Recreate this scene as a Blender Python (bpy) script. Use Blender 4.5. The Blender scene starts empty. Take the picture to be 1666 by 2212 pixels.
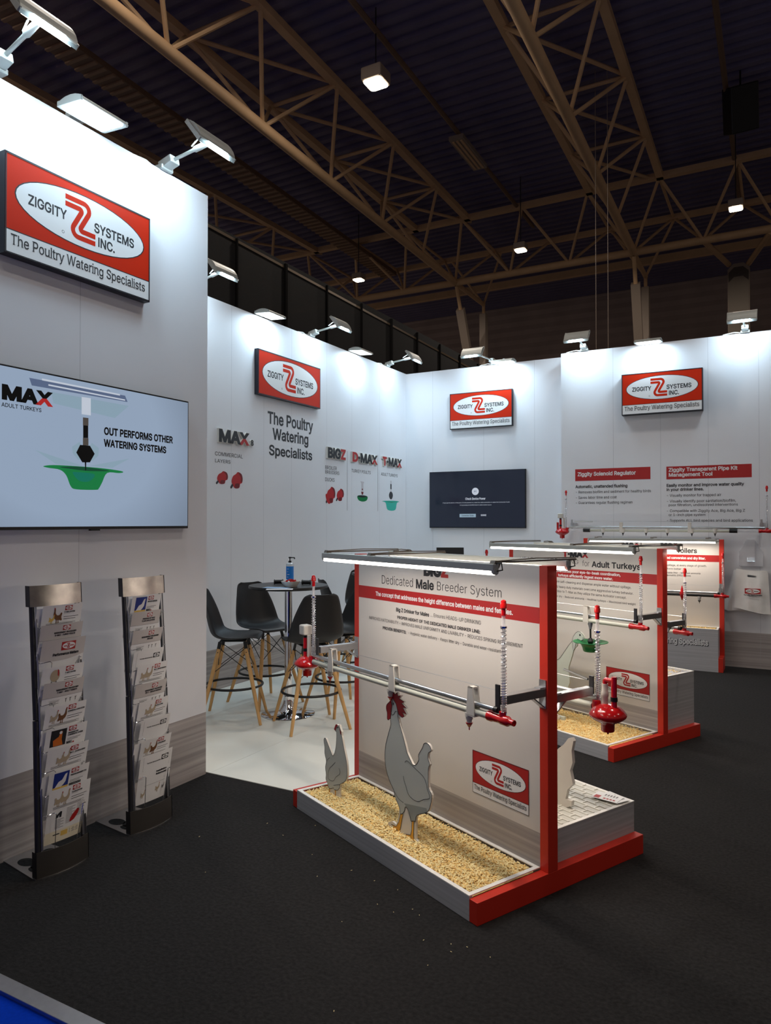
import bpy, math, random, os
from mathutils import Vector, Matrix
from mathutils.geometry import delaunay_2d_cdt
random.seed(7)
SC = bpy.context.scene
COL = SC.collection
PI = math.pi

# ------------------------------------------------------------------ camera, world, exposure, hall lights
FPX, PITCH, YAW, EYE = 1567.62, 0.01421, 0.50021, 1.70
cam_data = bpy.data.cameras.new('camera')
cam = bpy.data.objects.new('camera', cam_data)
COL.objects.link(cam)
cam.location = (0, 0, EYE)
cam.rotation_euler = (PI / 2 + PITCH, 0, YAW)
cam_data.sensor_fit = 'HORIZONTAL'
cam_data.sensor_width = 36
cam_data.lens = 36 * FPX / 1666
cam_data.clip_end = 200
SC.camera = cam
SC.view_settings.view_transform = 'Standard'
SC.view_settings.look = 'None'
SC.view_settings.gamma = 1
SC.view_settings.use_curve_mapping = False
SC.view_settings.exposure = 0.0

world = bpy.data.worlds.new('hall_ambience')
SC.world = world
world.use_nodes = True
wb = world.node_tree.nodes['Background']
wb.inputs[0].default_value = (1.0, 0.84, 0.72, 1)
wb.inputs[1].default_value = 0.095

HALL_W = 138      # one high-bay lamp of the hall
FLOOD_W = 11.5
TUBE_W = 4.8

def lamp(name, loc, size, power, color, aim=None, sy=None, parent=None, spread=None):
    d = bpy.data.lights.new(name, 'AREA')
    d.shape = 'RECTANGLE'
    d.size = size
    d.size_y = sy or size
    d.energy = power
    d.color = color
    if spread: d.spread = spread
    o = bpy.data.objects.new(name, d)
    COL.objects.link(o)
    o.location = loc
    if aim is not None:
        o.rotation_euler = Vector(aim).to_track_quat('-Z', 'Y').to_euler()
    if parent: o.parent = parent
    return o

WARM = (1.0, 0.88, 0.77)
for hx in (-14, -6.5, 1.5, 9):        # rows of the hall's high-bay lamps above and behind the camera
    for hy, hk in ((-9, .25), (-1, .55), (6.5, 1.0)):
        lamp('hall_light', (hx, hy, 10.6), 0.5, HALL_W * hk, WARM, (0, 0, -1))

# ------------------------------------------------------------------ pixel -> place helpers (points taken off the photograph onto real planes)
_cp, _sp, _cy, _sy = math.cos(PITCH), math.sin(PITCH), math.cos(YAW), math.sin(YAW)
_fw = Vector((-_sy * _cp, _cy * _cp, _sp)); _rt = Vector((_cy, _sy, 0)); _up = _rt.cross(_fw)
CAMP = Vector((0, 0, EYE))
def ray(px, py): return _fw + _rt * ((px - 833) / FPX) - _up * ((py - 1106) / FPX)
def onplane(px, py, n, c):
    d = ray(px, py); n = Vector(n)
    return CAMP + d * ((c - n.dot(CAMP)) / n.dot(d))
def onX(px, py, x): return onplane(px, py, (1, 0, 0), x)
def onY(px, py, y): return onplane(px, py, (0, 1, 0), y)
def onZ(px, py, z=0.0): return onplane(px, py, (0, 0, 1), z)

# ------------------------------------------------------------------ materials
def srgb(c):
    return tuple((x / 255 / 12.92) if x / 255 <= 0.04045 else ((x / 255 + 0.055) / 1.055) ** 2.4 for x in c) + (1,)
MATS = {}
def mat(name, col, rough=0.5, metal=0.0, spec=0.5, emit=0.0, noise=0.0, nscale=8.0, stretch=None, bump=0.0, coat=0.0, trans=0.0, alpha=1.0, ior=1.45, base=None):
    m = bpy.data.materials.new(name); m.use_nodes = True
    nt = m.node_tree; b = nt.nodes['Principled BSDF']
    c = srgb(col) if max(col) > 1 else tuple(col) + (1,)
    b.inputs['Base Color'].default_value = c if base is None else (base, base, base, 1)
    b.inputs['Roughness'].default_value = rough
    b.inputs['Metallic'].default_value = metal
    b.inputs['Specular IOR Level'].default_value = spec
    b.inputs['IOR'].default_value = ior
    b.inputs['Coat Weight'].default_value = coat
    b.inputs['Transmission Weight'].default_value = trans
    b.inputs['Alpha'].default_value = alpha
    if emit:
        b.inputs['Emission Color'].default_value = c
        b.inputs['Emission Strength'].default_value = emit
    if noise or bump:
        tc = nt.nodes.new('ShaderNodeTexCoord'); mp = nt.nodes.new('ShaderNodeMapping')
        nz = nt.nodes.new('ShaderNodeTexNoise')
        nz.inputs['Scale'].default_value = nscale; nz.inputs['Detail'].default_value = 5
        if stretch: mp.inputs['Scale'].default_value = stretch
        nt.links.new(tc.outputs['Object'], mp.inputs['Vector']); nt.links.new(mp.outputs[0], nz.inputs['Vector'])
        if noise:
            cr = nt.nodes.new('ShaderNodeValToRGB')
            lo = tuple(max(0, x * (1 - noise)) for x in c[:3]) + (1,); hi = tuple(min(1, x * (1 + noise)) for x in c[:3]) + (1,)
            cr.color_ramp.elements[0].position = 0.3; cr.color_ramp.elements[1].position = 0.7
            cr.color_ramp.elements[0].color = lo; cr.color_ramp.elements[1].color = hi
            nt.links.new(nz.outputs['Fac'], cr.inputs['Fac']); nt.links.new(cr.outputs['Color'], b.inputs['Base Color'])
        if bump:
            bp = nt.nodes.new('ShaderNodeBump'); bp.inputs['Strength'].default_value = bump; bp.inputs['Distance'].default_value = 0.01
            nt.links.new(nz.outputs['Fac'], bp.inputs['Height']); nt.links.new(bp.outputs[0], b.inputs['Normal'])
    MATS[name] = m
    return m
M_wall = mat('wall_white', (222, 224, 229), 0.55, noise=0.015, nscale=1.5)
M_grain = mat('grey_wood_laminate', (158, 152, 150), 0.5, noise=0.28, nscale=1.0, stretch=(0.5, 0.5, 42))
M_kick = mat('grey_kick_laminate', (180, 180, 183), 0.45, noise=0.16, nscale=1.0, stretch=(0.7, 0.7, 60))
M_carpet = mat('black_carpet', (39, 38, 38), 0.95, spec=0.1, noise=0.28, nscale=60, bump=0.6)
M_blue = mat('blue_carpet', (0, 52, 175), 0.95, spec=0.1, noise=0.1, nscale=80)
M_vinyl = mat('white_vinyl', (225, 225, 216), 0.42, noise=0.03, nscale=1.2)
M_alu = mat('aluminium', (190, 190, 192), 0.35, 1.0, noise=0.05, nscale=30)
M_steel = mat('brushed_steel', (168, 162, 155), 0.32, 1.0, noise=0.22, nscale=14)
M_galv = mat('galvanised_steel', (185, 188, 190), 0.28, 1.0, noise=0.08, nscale=25)
M_chrome = mat('chrome', (225, 225, 228), 0.06, 1.0)
M_darkmetal = mat('dark_grey_metal', (62, 62, 66), 0.4, 0.6)
M_black = mat('black_plastic', (18, 18, 19), 0.42, noise=0.05)
M_shell = mat('black_shell_plastic', (27, 27, 29), 0.5, noise=0.04, nscale=40)
M_blackmetal = mat('black_wire', (14, 14, 15), 0.45)
M_wood = mat('beech_wood', (196, 152, 96), 0.5, noise=0.16, nscale=6, stretch=(6, 6, 0.7))
M_red = mat('red_laminate', (196, 44, 28), 0.45, noise=0.02)
M_redplast = mat('red_gloss_plastic', (186, 18, 22), 0.16, coat=0.5)
M_redprint = mat('print_red', (168, 31, 32), 0.5)
M_signred = mat('sign_red', (196, 42, 14), 0.5, spec=.15)
M_ink = mat('print_black', (33, 34, 38), 0.55)
M_paper = mat('print_white', (226, 226, 226), 0.5)
M_darkedge = mat('sign_edge', (34, 36, 46), 0.45)
M_greyink = mat('print_grey', (120, 118, 118), 0.6)
M_panel = mat('display_white', (208, 203, 197), 0.5, noise=0.02, nscale=2)
M_rim = mat('white_rim', (238, 236, 230), 0.5)
M_pvc = mat('pvc_pipe', (186, 188, 176), 0.35)
M_whiteplast = mat('white_plastic', (206, 202, 194), 0.4)
M_clear = mat('clear_plastic', (240, 240, 244), 0.08, alpha=0.34, spec=0.7)
M_lampgrey = mat('lamp_grey', (176, 180, 176), 0.4, 0.3)
M_armsteel = mat('arm_steel', (120, 112, 102), 0.4, 0.4)
M_led = mat('led_lens', (0.93, 0.98, 1.0), 0.4, emit=9.0)
M_tube = mat('led_tube', (1.0, 0.93, 0.86), 0.4, emit=7.0)
M_bay = mat('highbay_lens', (1.0, 0.88, 0.66), 0.4, emit=14.0)
M_truss = mat('truss_paint', (218, 180, 138), 0.6, noise=0.06, nscale=3)
M_deck = mat('roof_deck', (118, 110, 138), 0.7, noise=0.1, nscale=1.0)
M_hallwall = mat('hall_wall', (188, 168, 160), 0.75, noise=0.1, nscale=1)
M_hallgrey = mat('hall_column', (160, 144, 130), 0.6)
M_net = mat('black_netting', (7, 7, 8), 0.9, alpha=0.85)
M_duct = mat('duct_brown', (128, 102, 82), 0.6)
M_shav = mat('shavings', (244, 204, 132), 0.9, spec=0.15, noise=0.16, nscale=55)
M_shav2 = mat('shavings_pale', (250, 226, 168), 0.9, spec=0.15, noise=0.12, nscale=40)
M_bird = mat('bird_grey', (196, 199, 191), 0.5)
M_birdedge = mat('bird_white_edge', (222, 216, 206), 0.5)
M_comb = mat('bird_red', (160, 26, 34), 0.5)
M_foot = mat('bird_yellow', (226, 162, 52), 0.5)
M_green = mat('green_cup', (18, 120, 66), 0.35)
M_teal = mat('teal_cup', (40, 178, 160), 0.4)
M_navy = mat('print_blue', (30, 50, 130), 0.5)
M_bottleblue = mat('label_blue', (20, 130, 226), 0.4)
M_bag = mat('white_bag', (236, 236, 234), 0.4, noise=0.05, nscale=9)
M_brown = mat('print_brown', (110, 72, 42), 0.6)
M_tan = mat('print_tan', (176, 160, 136), 0.6)
M_coverg = mat('cover_grey', (196, 191, 188), 0.5)
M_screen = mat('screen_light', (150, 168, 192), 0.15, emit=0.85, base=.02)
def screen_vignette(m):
    # emission colour goes darker from the middle of the screen toward its rim
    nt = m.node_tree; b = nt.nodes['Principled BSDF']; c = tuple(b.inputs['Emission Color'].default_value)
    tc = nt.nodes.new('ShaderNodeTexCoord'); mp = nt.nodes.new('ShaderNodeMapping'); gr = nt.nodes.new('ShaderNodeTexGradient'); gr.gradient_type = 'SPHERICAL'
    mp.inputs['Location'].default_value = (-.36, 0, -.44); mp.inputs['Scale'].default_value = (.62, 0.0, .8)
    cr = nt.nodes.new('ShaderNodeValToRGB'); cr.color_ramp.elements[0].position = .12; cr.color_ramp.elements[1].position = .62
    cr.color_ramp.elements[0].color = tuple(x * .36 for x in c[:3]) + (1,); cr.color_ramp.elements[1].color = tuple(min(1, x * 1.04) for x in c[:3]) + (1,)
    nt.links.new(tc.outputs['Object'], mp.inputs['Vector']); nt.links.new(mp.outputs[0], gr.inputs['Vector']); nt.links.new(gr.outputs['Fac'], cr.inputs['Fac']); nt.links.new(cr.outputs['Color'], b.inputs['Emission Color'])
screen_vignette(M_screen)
M_screendark = mat('screen_dark', (20, 28, 46), 0.10, emit=0.8, base=.012)
M_scrblack = mat('screen_black', (16, 16, 18), 0.3)
M_scrwhite = mat('screen_white', (205, 214, 228), 0.2, emit=0.8, base=.02)
M_scrgreen = mat('screen_green', (16, 126, 66), 0.2, emit=0.8, base=.02)
M_scrpale = mat('screen_pale', (146, 172, 190), 0.2, emit=0.8, base=.02)
M_scrred = mat('screen_red', (180, 36, 36), 0.2, emit=0.8, base=.02)
M_scrgrey = mat('screen_grey', (92, 108, 140), 0.2, emit=0.8, base=.02)
M_tile = mat('grey_mesh_floor', (206, 205, 196), 0.5)

# ------------------------------------------------------------------ scene tree helpers
def tag(o, label=None, cat=None, group=None, kind=None):
    if label: o['label'] = label
    if cat: o['category'] = cat
    if group: o['group'] = group
    if kind: o['kind'] = kind
    return o
def thing(name, label, cat, loc=(0, 0, 0), rz=0.0, group=None):
    o = bpy.data.objects.new(name, None); COL.objects.link(o)
    o.empty_display_size = 0.1
    o.location = loc; o.rotation_euler = (0, 0, rz)
    return tag(o, label, cat, group)
def copy_tree(o, parent=None):
    c = o.copy(); COL.objects.link(c)
    if parent: c.parent = parent
    for ch in list(o.children): copy_tree(ch, c)
    return c

def vadd(a, b): return (a[0] + b[0], a[1] + b[1], a[2] + b[2])
class MB:
    """collects shapes into one mesh"""
    def __init__(s): s.v = []; s.f = []; s.mi = []; s.sm = []
    def add(s, vs, fs, m=0, smooth=False):
        n = len(s.v); s.v += [tuple(p) for p in vs]
        for f in fs: s.f.append([i + n for i in f]); s.mi.append(m); s.sm.append(smooth)
        return s
    def box(s, lo, hi, m=0, R=None, o=None):
        x0, y0, z0 = lo; x1, y1, z1 = hi
        vs = [(x0, y0, z0), (x1, y0, z0), (x1, y1, z0), (x0, y1, z0), (x0, y0, z1), (x1, y0, z1), (x1, y1, z1), (x0, y1, z1)]
        if R is not None: vs = [tuple(R @ Vector(p) + Vector(o or (0, 0, 0))) for p in vs]
        return s.add(vs, [(3, 2, 1, 0), (4, 5, 6, 7), (0, 1, 5, 4), (1, 2, 6, 5), (2, 3, 7, 6), (3, 0, 4, 7)], m)
    def bar(s, p0, p1, w, h, m=0):
        p0, p1 = Vector(p0), Vector(p1); d = p1 - p0; L = d.length; d.normalize()
        up = Vector((0, 0, 1)) if abs(d.z) < 0.95 else Vector((1, 0, 0))
        sd = d.cross(up).normalized(); up = sd.cross(d)
        vs = [p + sd * (a * w / 2) + up * (b * h / 2) for p in (p0, p1) for a, b in ((-1, -1), (1, -1), (1, 1), (-1, 1))]
        return s.add(vs, [(0, 1, 2, 3), (7, 6, 5, 4), (0, 4, 5, 1), (1, 5, 6, 2), (2, 6, 7, 3), (3, 7, 4, 0)], m)
    def tube(s, pts, r, n=8, m=0, closed=False, caps=True):
        pts = [Vector(p) for p in pts]; N = len(pts); rs = r if isinstance(r, (list, tuple)) else [r] * N
        vs = []; ref = None
        for i, p in enumerate(pts):
            if closed: d = pts[(i + 1) % N] - pts[i - 1]
            else: d = pts[min(i + 1, N - 1)] - pts[max(i - 1, 0)]
            d.normalize()
            if ref is None:
                ref = Vector((0, 0, 1)) if abs(d.z) < 0.9 else Vector((1, 0, 0))
            a = d.cross(ref)
            if a.length < 1e-6: a = d.orthogonal()
            a.normalize(); b = a.cross(d).normalized(); ref = b
            for k in range(n):
                t = 2 * PI * k / n
                vs.append(p + (a * math.cos(t) + b * math.sin(t)) * rs[i])
        fs = []
        for i in range(N if closed else N - 1):
            j = (i + 1) % N
            for k in range(n): fs.append((i * n + k, i * n + (k + 1) % n, j * n + (k + 1) % n, j * n + k))
        if not closed and caps:
            fs.append(tuple(range(n - 1, -1, -1))); fs.append(tuple((N - 1) * n + k for k in range(n)))
        return s.add(vs, fs, m, True)
    def cyl(s, p0, p1, r, r1=None, n=14, m=0): return s.tube([p0, p1], [r, r if r1 is None else r1], n, m)
    def lathe(s, prof, o=(0, 0, 0), axis=(0, 0, 1), n=28, m=0):
        q = Vector((0, 0, 1)).rotation_difference(Vector(axis)); vs = []
        for r, z in prof:
            for k in range(n):
                t = 2 * PI * k / n
                vs.append(q @ Vector((max(r, 1e-5) * math.cos(t), max(r, 1e-5) * math.sin(t), z)) + Vector(o))
        fs = []
        for i in range(len(prof) - 1):
            for k in range(n): fs.append((i * n + k, i * n + (k + 1) % n, (i + 1) * n + (k + 1) % n, (i + 1) * n + k))
        return s.add(vs, fs, m, True)
    def coil(s, c, r, z0, z1, turns, w, m=0, per=12, ease=False):
        pts = []; N = int(turns * per)
        for i in range(N + 1):
            t = i / N; a = 2 * PI * turns * t
            q = t ** 0.6 if not ease else t
            pts.append((c[0] + r * math.cos(a), c[1] + r * math.sin(a), z0 + (z1 - z0) * (t * 0.35 + 0.65 * t * t if ease else t)))
        return s.tube(pts, w, 5, m)
    def build(s, name, mats, parent=None, loc=None, rz=None, bevel=0.0, auto=True):
        me = bpy.data.meshes.new(name); me.from_pydata(s.v, [], s.f); me.update()
        mats = mats if isinstance(mats, (list, tuple)) else [mats]
        for m in mats: me.materials.append(m)
        me.polygons.foreach_set('material_index', s.mi); me.polygons.foreach_set('use_smooth', s.sm)
        o = bpy.data.objects.new(name, me); COL.objects.link(o)
        if parent is not None: o.parent = parent
        if loc is not None: o.location = loc
        if rz is not None: o.rotation_euler = (0, 0, rz)
        if any(s.sm) and auto:
            md = o.modifiers.new('edges', 'EDGE_SPLIT'); md.split_angle = math.radians(42)
        if bevel:
            md = o.modifiers.new('soft', 'BEVEL'); md.width = bevel; md.segments = 2; md.limit_method = 'ANGLE'
        return o

def catmull(P, n):
    out = []
    for i in range(len(P) - 1):
        p = [P[max(i - 1, 0)], P[i], P[i + 1], P[min(i + 2, len(P) - 1)]]
        for k in range(n):
            t = k / n; out.append(tuple(.5 * (2 * p[1][j] + (p[2][j] - p[0][j]) * t + (2 * p[0][j] - 5 * p[1][j] + 4 * p[2][j] - p[3][j]) * t * t + (3 * p[1][j] - p[0][j] - 3 * p[2][j] + p[3][j]) * t ** 3) for j in range(len(p[0]))))
    return out + [P[-1]]
def closed(P, n=4):
    """smooth closed outline through the points"""
    out = catmull([P[-1]] + list(P) + [P[0], P[1]], n)
    return out[n:-n - 1]

# ------------------------------------------------------------------ flat print: glyphs, shapes, logo
FONT = None
try:
    FONT = bpy.data.fonts.load(os.path.join(bpy.utils.resource_path('LOCAL'), 'datafiles', 'fonts', 'Inter.woff2'))
except Exception:
    FONT = None
_tc = bpy.data.curves.new('glyph', 'FONT')
if FONT: _tc.font = FONT
_tc.fill_mode = 'NONE'
_to = bpy.data.objects.new('glyph', _tc)
def outline(txt, res=3):
    _tc.body = txt; _tc.resolution_u = res
    me = bpy.data.meshes.new_from_object(_to)
    vs = [(v.co.x, v.co.y) for v in me.vertices]
    nxt = {}
    for e in me.edges: nxt.setdefault(e.vertices[0], []).append(e.vertices[1]); nxt.setdefault(e.vertices[1], []).append(e.vertices[0])
    seen = set(); loops = []
    for i in range(len(vs)):
        if i in seen or i not in nxt: continue
        lp = [i]; seen.add(i); cur = i
        while True:
            c = [j for j in nxt[cur] if j not in seen]
            if not c: break
            j = min(c) if cur != i or len(c) == 1 else i + 1 if (i + 1) in c else min(c)
            lp.append(j); seen.add(j); cur = j
        if len(lp) > 2: loops.append([vs[j] for j in lp])
    bpy.data.meshes.remove(me)
    return loops
def xmax(txt): return max(p[0] for l in outline(txt, 1) for p in l)
_w = {}
_HH = None
def adv(c):
    global _HH
    if c in 'Il': return CAPH * (.36 if c == 'I' else .325)
    if c not in _w:
        if _HH is None: _HH = xmax('HH')
        _w[c] = xmax('H' + c + 'H') - _HH
    return _w[c]
_hb = [p for l in outline('H', 1) for p in l]
CAPH = max(p[1] for p in _hb) - min(p[1] for p in _hb)
def area2(l): return sum(l[i - 1][0] * l[i][1] - l[i][0] * l[i - 1][1] for i in range(len(l)))
_g = {}
def glyph(c, wt, res):
    key = (c, wt, res)
    if key in _g: return _g[key]
    loops = []
    st = CAPH * .062; ad = CAPH * (.18 if c == 'I' else .1625); hh = CAPH * (1 if c == 'I' else 1.03)
    for l in ([[(ad - st, 0), (ad + st, 0), (ad + st, hh), (ad - st, hh)]] if c in 'Il' else outline(c, res)):
        o = []
        for p in l:
            if not o or abs(p[0] - o[-1][0]) + abs(p[1] - o[-1][1]) > 1e-5: o.append(p)
        if len(o) > 2: loops.append(o)
    if not loops:
        _g[key] = ([], []); return _g[key]
    sgn = 1 if area2(max(loops, key=lambda l: abs(area2(l)))) > 0 else -1
    if wt:
        nl = []
        for l in loops:
            n = len(l); o = []
            for i in range(n):
                a, b, d = l[i - 1], l[i], l[(i + 1) % n]
                e1 = Vector((b[0] - a[0], b[1] - a[1])).normalized(); e2 = Vector((d[0] - b[0], d[1] - b[1])).normalized()
                n1 = Vector((e1.y, -e1.x)); n2 = Vector((e2.y, -e2.x)); nn = n1 + n2
                if nn.length < 1e-4: nn = n1.copy()
                nn.normalize(); k = min(1.6, 1 / max(0.3, nn.dot(n1)))
                o.append((b[0] + sgn * nn.x * wt * k, b[1] + sgn * nn.y * wt * k))
            nl.append(o)
        loops = nl
    pts = []; edges = []
    for l in loops:
        n0 = len(pts); pts += [Vector(p) for p in l]
        edges += [(n0 + i, n0 + (i + 1) % len(l)) for i in range(len(l))]
    vo, _e, fo, *_r = delaunay_2d_cdt(pts, edges, [], 0, 1e-6)
    out = []
    for f in fo:
        cx = sum(vo[i].x for i in f) / len(f); cy = sum(vo[i].y for i in f) / len(f); w = 0
        for l in loops:
            for i in range(len(l)):
                (ax, ay), (bx, by) = l[i - 1], l[i]
                if (ay <= cy) != (by <= cy):
                    if ax + (cy - ay) / (by - ay) * (bx - ax) > cx: w += 1 if by > ay else -1
        if w * sgn > 0: out.append(tuple(f))
    _g[key] = ([(p.x, p.y) for p in vo], out)
    return _g[key]

SERIFS = {'T': [(.5, 0, .36), (.06, 1, .08), (.94, 1, .08)], 'h': [(.14, 0, .3), (.86, 0, .3), (.1, 1.0, .2)], 'P': [(.16, 0, .38), (.1, 1, .2)], 'l': [(.5, 0, .9), (.3, 1.0, .6)],
          'r': [(.2, 0, .6), (.12, .72, .3)], 'i': [(.5, 0, .9), (.3, .72, .6)], 'n': [(.14, 0, .3), (.86, 0, .3), (.1, .72, .2)], 'u': [(.1, .72, .22), (.82, .72, .22), (.9, 0, .22)],
          't': [(.62, 0, .3)], 'W': [(.05, 1, .18), (.95, 1, .18), (.5, 1, .12)], 'y': [(.08, .72, .3), (.92, .72, .3)], 'p': [(.12, -.28, .34), (.1, .72, .2)], 'a': [(.92, 0, .2)], 'd': [(.9, 0, .2), (.8, 1, .2)], 'S': [(.1, .16, .06), (.9, .86, .06)]}
class Art:
    """flat coloured shapes on one surface, turned into one mesh through a mapping (x, y, layer) -> place"""
    def __init__(s): s.b = []
    def shape(s, vs, fs, m, l): s.b.append((vs, fs, m, l)); return s
    def poly(s, pts, m, l=1):
        pts2 = [Vector((p[0], p[1])) for p in pts]; n = len(pts2)
        vo, _e, fo, *_r = delaunay_2d_cdt(pts2, [(i, (i + 1) % n) for i in range(n)], [], 1, 1e-6)
        return s.shape([(p.x, p.y) for p in vo], [tuple(f) for f in fo], m, l)
    def rect(s, x0, y0, x1, y1, m, l=1, nx=1):
        vs = []; fs = []
        for i in range(nx + 1):
            x = x0 + (x1 - x0) * i / nx; vs += [(x, y0), (x, y1)]
        for i in range(nx): fs.append((2 * i, 2 * i + 2, 2 * i + 3, 2 * i + 1))
        return s.shape(vs, fs, m, l)
    def ell(s, cx, cy, rx, ry, m, l=1, n=40):
        vs = [(cx + rx * math.cos(2 * PI * i / n), cy + ry * math.sin(2 * PI * i / n)) for i in range(n)]
        return s.shape(vs, [tuple(range(n))], m, l)
    def stroke(s, pts, w, m, l=1, closed=False):
        n = len(pts); vs = []; fs = []
        for i in range(n):
            a = pts[i - 1] if (i or closed) else pts[0]; b = pts[(i + 1) % n] if (i < n - 1 or closed) else pts[-1]
            d = Vector((b[0] - a[0], b[1] - a[1]))
            if d.length < 1e-9: d = Vector((1, 0))
            d.normalize()
            vs += [(pts[i][0] - d.y * w / 2, pts[i][1] + d.x * w / 2), (pts[i][0] + d.y * w / 2, pts[i][1] - d.x * w / 2)]
        for i in range(n if closed else n - 1):
            j = (i + 1) % n; fs.append((2 * i, 2 * i + 1, 2 * j + 1, 2 * j))
        return s.shape(vs, fs, m, l)
    def frame(s, x0, y0, x1, y1, w, m, l=1):
        return s.rect(x0, y0, x1, y0 + w, m, l).rect(x0, y1 - w, x1, y1, m, l).rect(x0, y0, x0 + w, y1, m, l).rect(x1 - w, y0, x1, y1, m, l)
    def text(s, t, x0, yb, cap, m, l=1, x1=None, wt=0.012, align='l', res=2, serif=False, split=None, m2=None):
        """cap = capital height, yb = baseline; x1 fits the line between x0 and x1; split: letters from that index whose lower half takes m2"""
        k = cap / CAPH; x = 0.0; gl = []
        for ch in t:
            gl.append((ch, x)); x += adv(ch) if ch != ' ' else adv('n') * 0.48
        tot = x or 1
        kx = (x1 - x0) / tot if x1 is not None else k
        if x1 is None and align == 'c': x0 -= tot * k / 2
        for i, (ch, gx) in enumerate(gl):
            if ch == ' ': continue
            vs, fs = glyph(ch, wt, res)
            pv = [(x0 + (gx + p[0]) * kx, yb + p[1] * k) for p in vs]
            mm = m
            if split is not None and i in split:
                if split[i] == 'full': mm = m2
                else:
                    cut = yb + cap * 0.5; lo = []; hi = []
                    for f in fs:
                        (lo if sum(pv[q][1] for q in f) / len(f) < cut else hi).append(f)
                    s.shape(pv, lo, m2, l); fs = hi
            s.shape(pv, fs, mm, l)
            if serif and ch in SERIFS:
                w = adv(ch) * kx
                for fx, fy, fw in SERIFS[ch]:
                    cx = x0 + gx * kx + w * fx; cy = yb + cap * fy; h = cap * 0.045; hw = w * fw / 2
                    s.rect(cx - hw, cy - (h if fy > 0.5 else 0), cx + hw, cy + (h if fy <= 0.5 else 0), mm, l)
        return s
    def zmark(s, x0, y0, w, h, m, l):
        """the double-stroked Z"""
        def fillet(P, rad):
            out = [P[0]]
            for i in range(1, len(P) - 1):
                a, b, c = Vector(P[i - 1]), Vector(P[i]), Vector(P[i + 1]); u = (a - b).normalized(); v = (c - b).normalized()
                ang = u.angle(v); t = rad / math.tan(ang / 2); p, q = b + u * t, b + v * t
                ctr = b + (u + v).normalized() * (rad / math.sin(ang / 2))
                a0 = math.atan2(p.y - ctr.y, p.x - ctr.x); a1 = math.atan2(q.y - ctr.y, q.x - ctr.x); d = (a1 - a0 + PI) % (2 * PI) - PI
                out += [(ctr.x + rad * math.cos(a0 + d * k / 8), ctr.y + rad * math.sin(a0 + d * k / 8)) for k in range(9)]
            return out + [P[-1]]
        sw = h * 0.122; gp = h * 0.05; T = h - (sw + gp / 2)
        c = [(-.02 * w, T), (w * .74, T), (w * .27, h - T), (w * 1.0, h - T)]
        for sd in (1, -1):
            off = sd * (gp / 2 + sw / 2); pts = []
            for i, p in enumerate(c):
                d1 = (Vector(c[i]) - Vector(c[i - 1])).normalized() if i else None
                d2 = (Vector(c[i + 1]) - Vector(c[i])).normalized() if i < 3 else None
                n1 = Vector((-d1.y, d1.x)) if d1 else None; n2 = Vector((-d2.y, d2.x)) if d2 else None
                if n1 is None or n2 is None: q = Vector(p) + (n1 or n2) * off
                else: m_ = (n1 + n2).normalized(); q = Vector(p) + m_ * (off / m_.dot(n1))
                pts.append((q.x, q.y))
            R_ = [h * .16, h * .055] if sd > 0 else [h * .055, h * .16]
            o = [pts[0]]
            for k in (1, 2):
                f3_ = fillet([pts[k - 1], pts[k], pts[k + 1]], R_[k - 1]); o += f3_[1:-1]
            o.append(pts[3])
            s.stroke([(x0 + q[0], y0 + q[1]) for q in o], sw, m, l)
        return s
    def logo(s, x0, y0, w, h, red, white, ink, l=1, tag_line=True, fine=True, border=True, nx=1):
        W = lambda f: x0 + w * f
        if tag_line: Y = lambda f: y0 + h * (1 - f)
        else: Y = lambda f: y0 + h * (1 - (f - 0.03) / 0.72)
        if tag_line:
            s.rect(x0, y0, x0 + w, Y(0.762), white, l, nx); s.rect(x0, Y(0.762), x0 + w, y0 + h, red, l, nx)
            if border: s.rect(x0, Y(0.768), x0 + w, Y(0.757), ink, l + 0.5)
        else: s.rect(x0, y0, x0 + w, y0 + h, red, l, nx)
        ry = (Y(0.095) - Y(0.66)) / 2; cy = (Y(0.095) + Y(0.66)) / 2
        s.ell(W(0.503), cy, w * 0.452, ry * 1.04, ink, l + 1); s.ell(W(0.503), cy, w * 0.444, ry, white, l + 2)
        zh = Y(0.15) - Y(0.597)
        s.zmark(W(0.37), Y(0.597), w * 0.205, zh, red, l + 3)
        if fine:
            c = Y(0.335) - Y(0.435)
            s.text('ZIGGITY', W(0.13), Y(0.435), c, ink, l + 3, x1=W(0.375), wt=0.022)
            s.text('SYSTEMS', W(0.565), Y(0.435), c, ink, l + 3, x1=W(0.872), wt=0.022)
            s.text('INC.', W(0.592), Y(0.583), c, ink, l + 3, x1=W(0.722), wt=0.022)
            s.ell(W(0.352), Y(0.575), w * 0.009, w * 0.009, ink, l + 3, 12); s.ell(W(0.352), Y(0.575), w * 0.0065, w * 0.0065, white, l + 4, 12)
            if tag_line: s.text('The Poultry Watering Specialists', W(0.03), Y(0.905), (Y(0.80) - Y(0.905)), ink, l + 3, x1=W(0.965), wt=0.004, serif=True)
        else:
            s.rect(W(0.14), Y(0.44), W(0.36), Y(0.36), ink, l + 3); s.rect(W(0.57), Y(0.44), W(0.86), Y(0.36), ink, l + 3)
            if tag_line: s.rect(W(0.05), Y(0.90), W(0.95), Y(0.83), ink, l + 3)
        if border: s.frame(x0, y0, x0 + w, y0 + h, w * 0.006, ink, l + 4)
        return s
    def build(s, name, mats, mp, parent=None, thick=None):
        mb = MB()
        for vs, fs, m, l in s.b: mb.add([mp(p[0], p[1], l) for p in vs], fs, m)
        return mb.build(name, mats, parent)
PR = [M_ink, M_redprint, M_paper, M_greyink]       # usual print colours: 0 black, 1 red, 2 white, 3 grey
INK, RED, WHT, GRY = 0, 1, 2, 3
LYR = 0.00035
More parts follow.
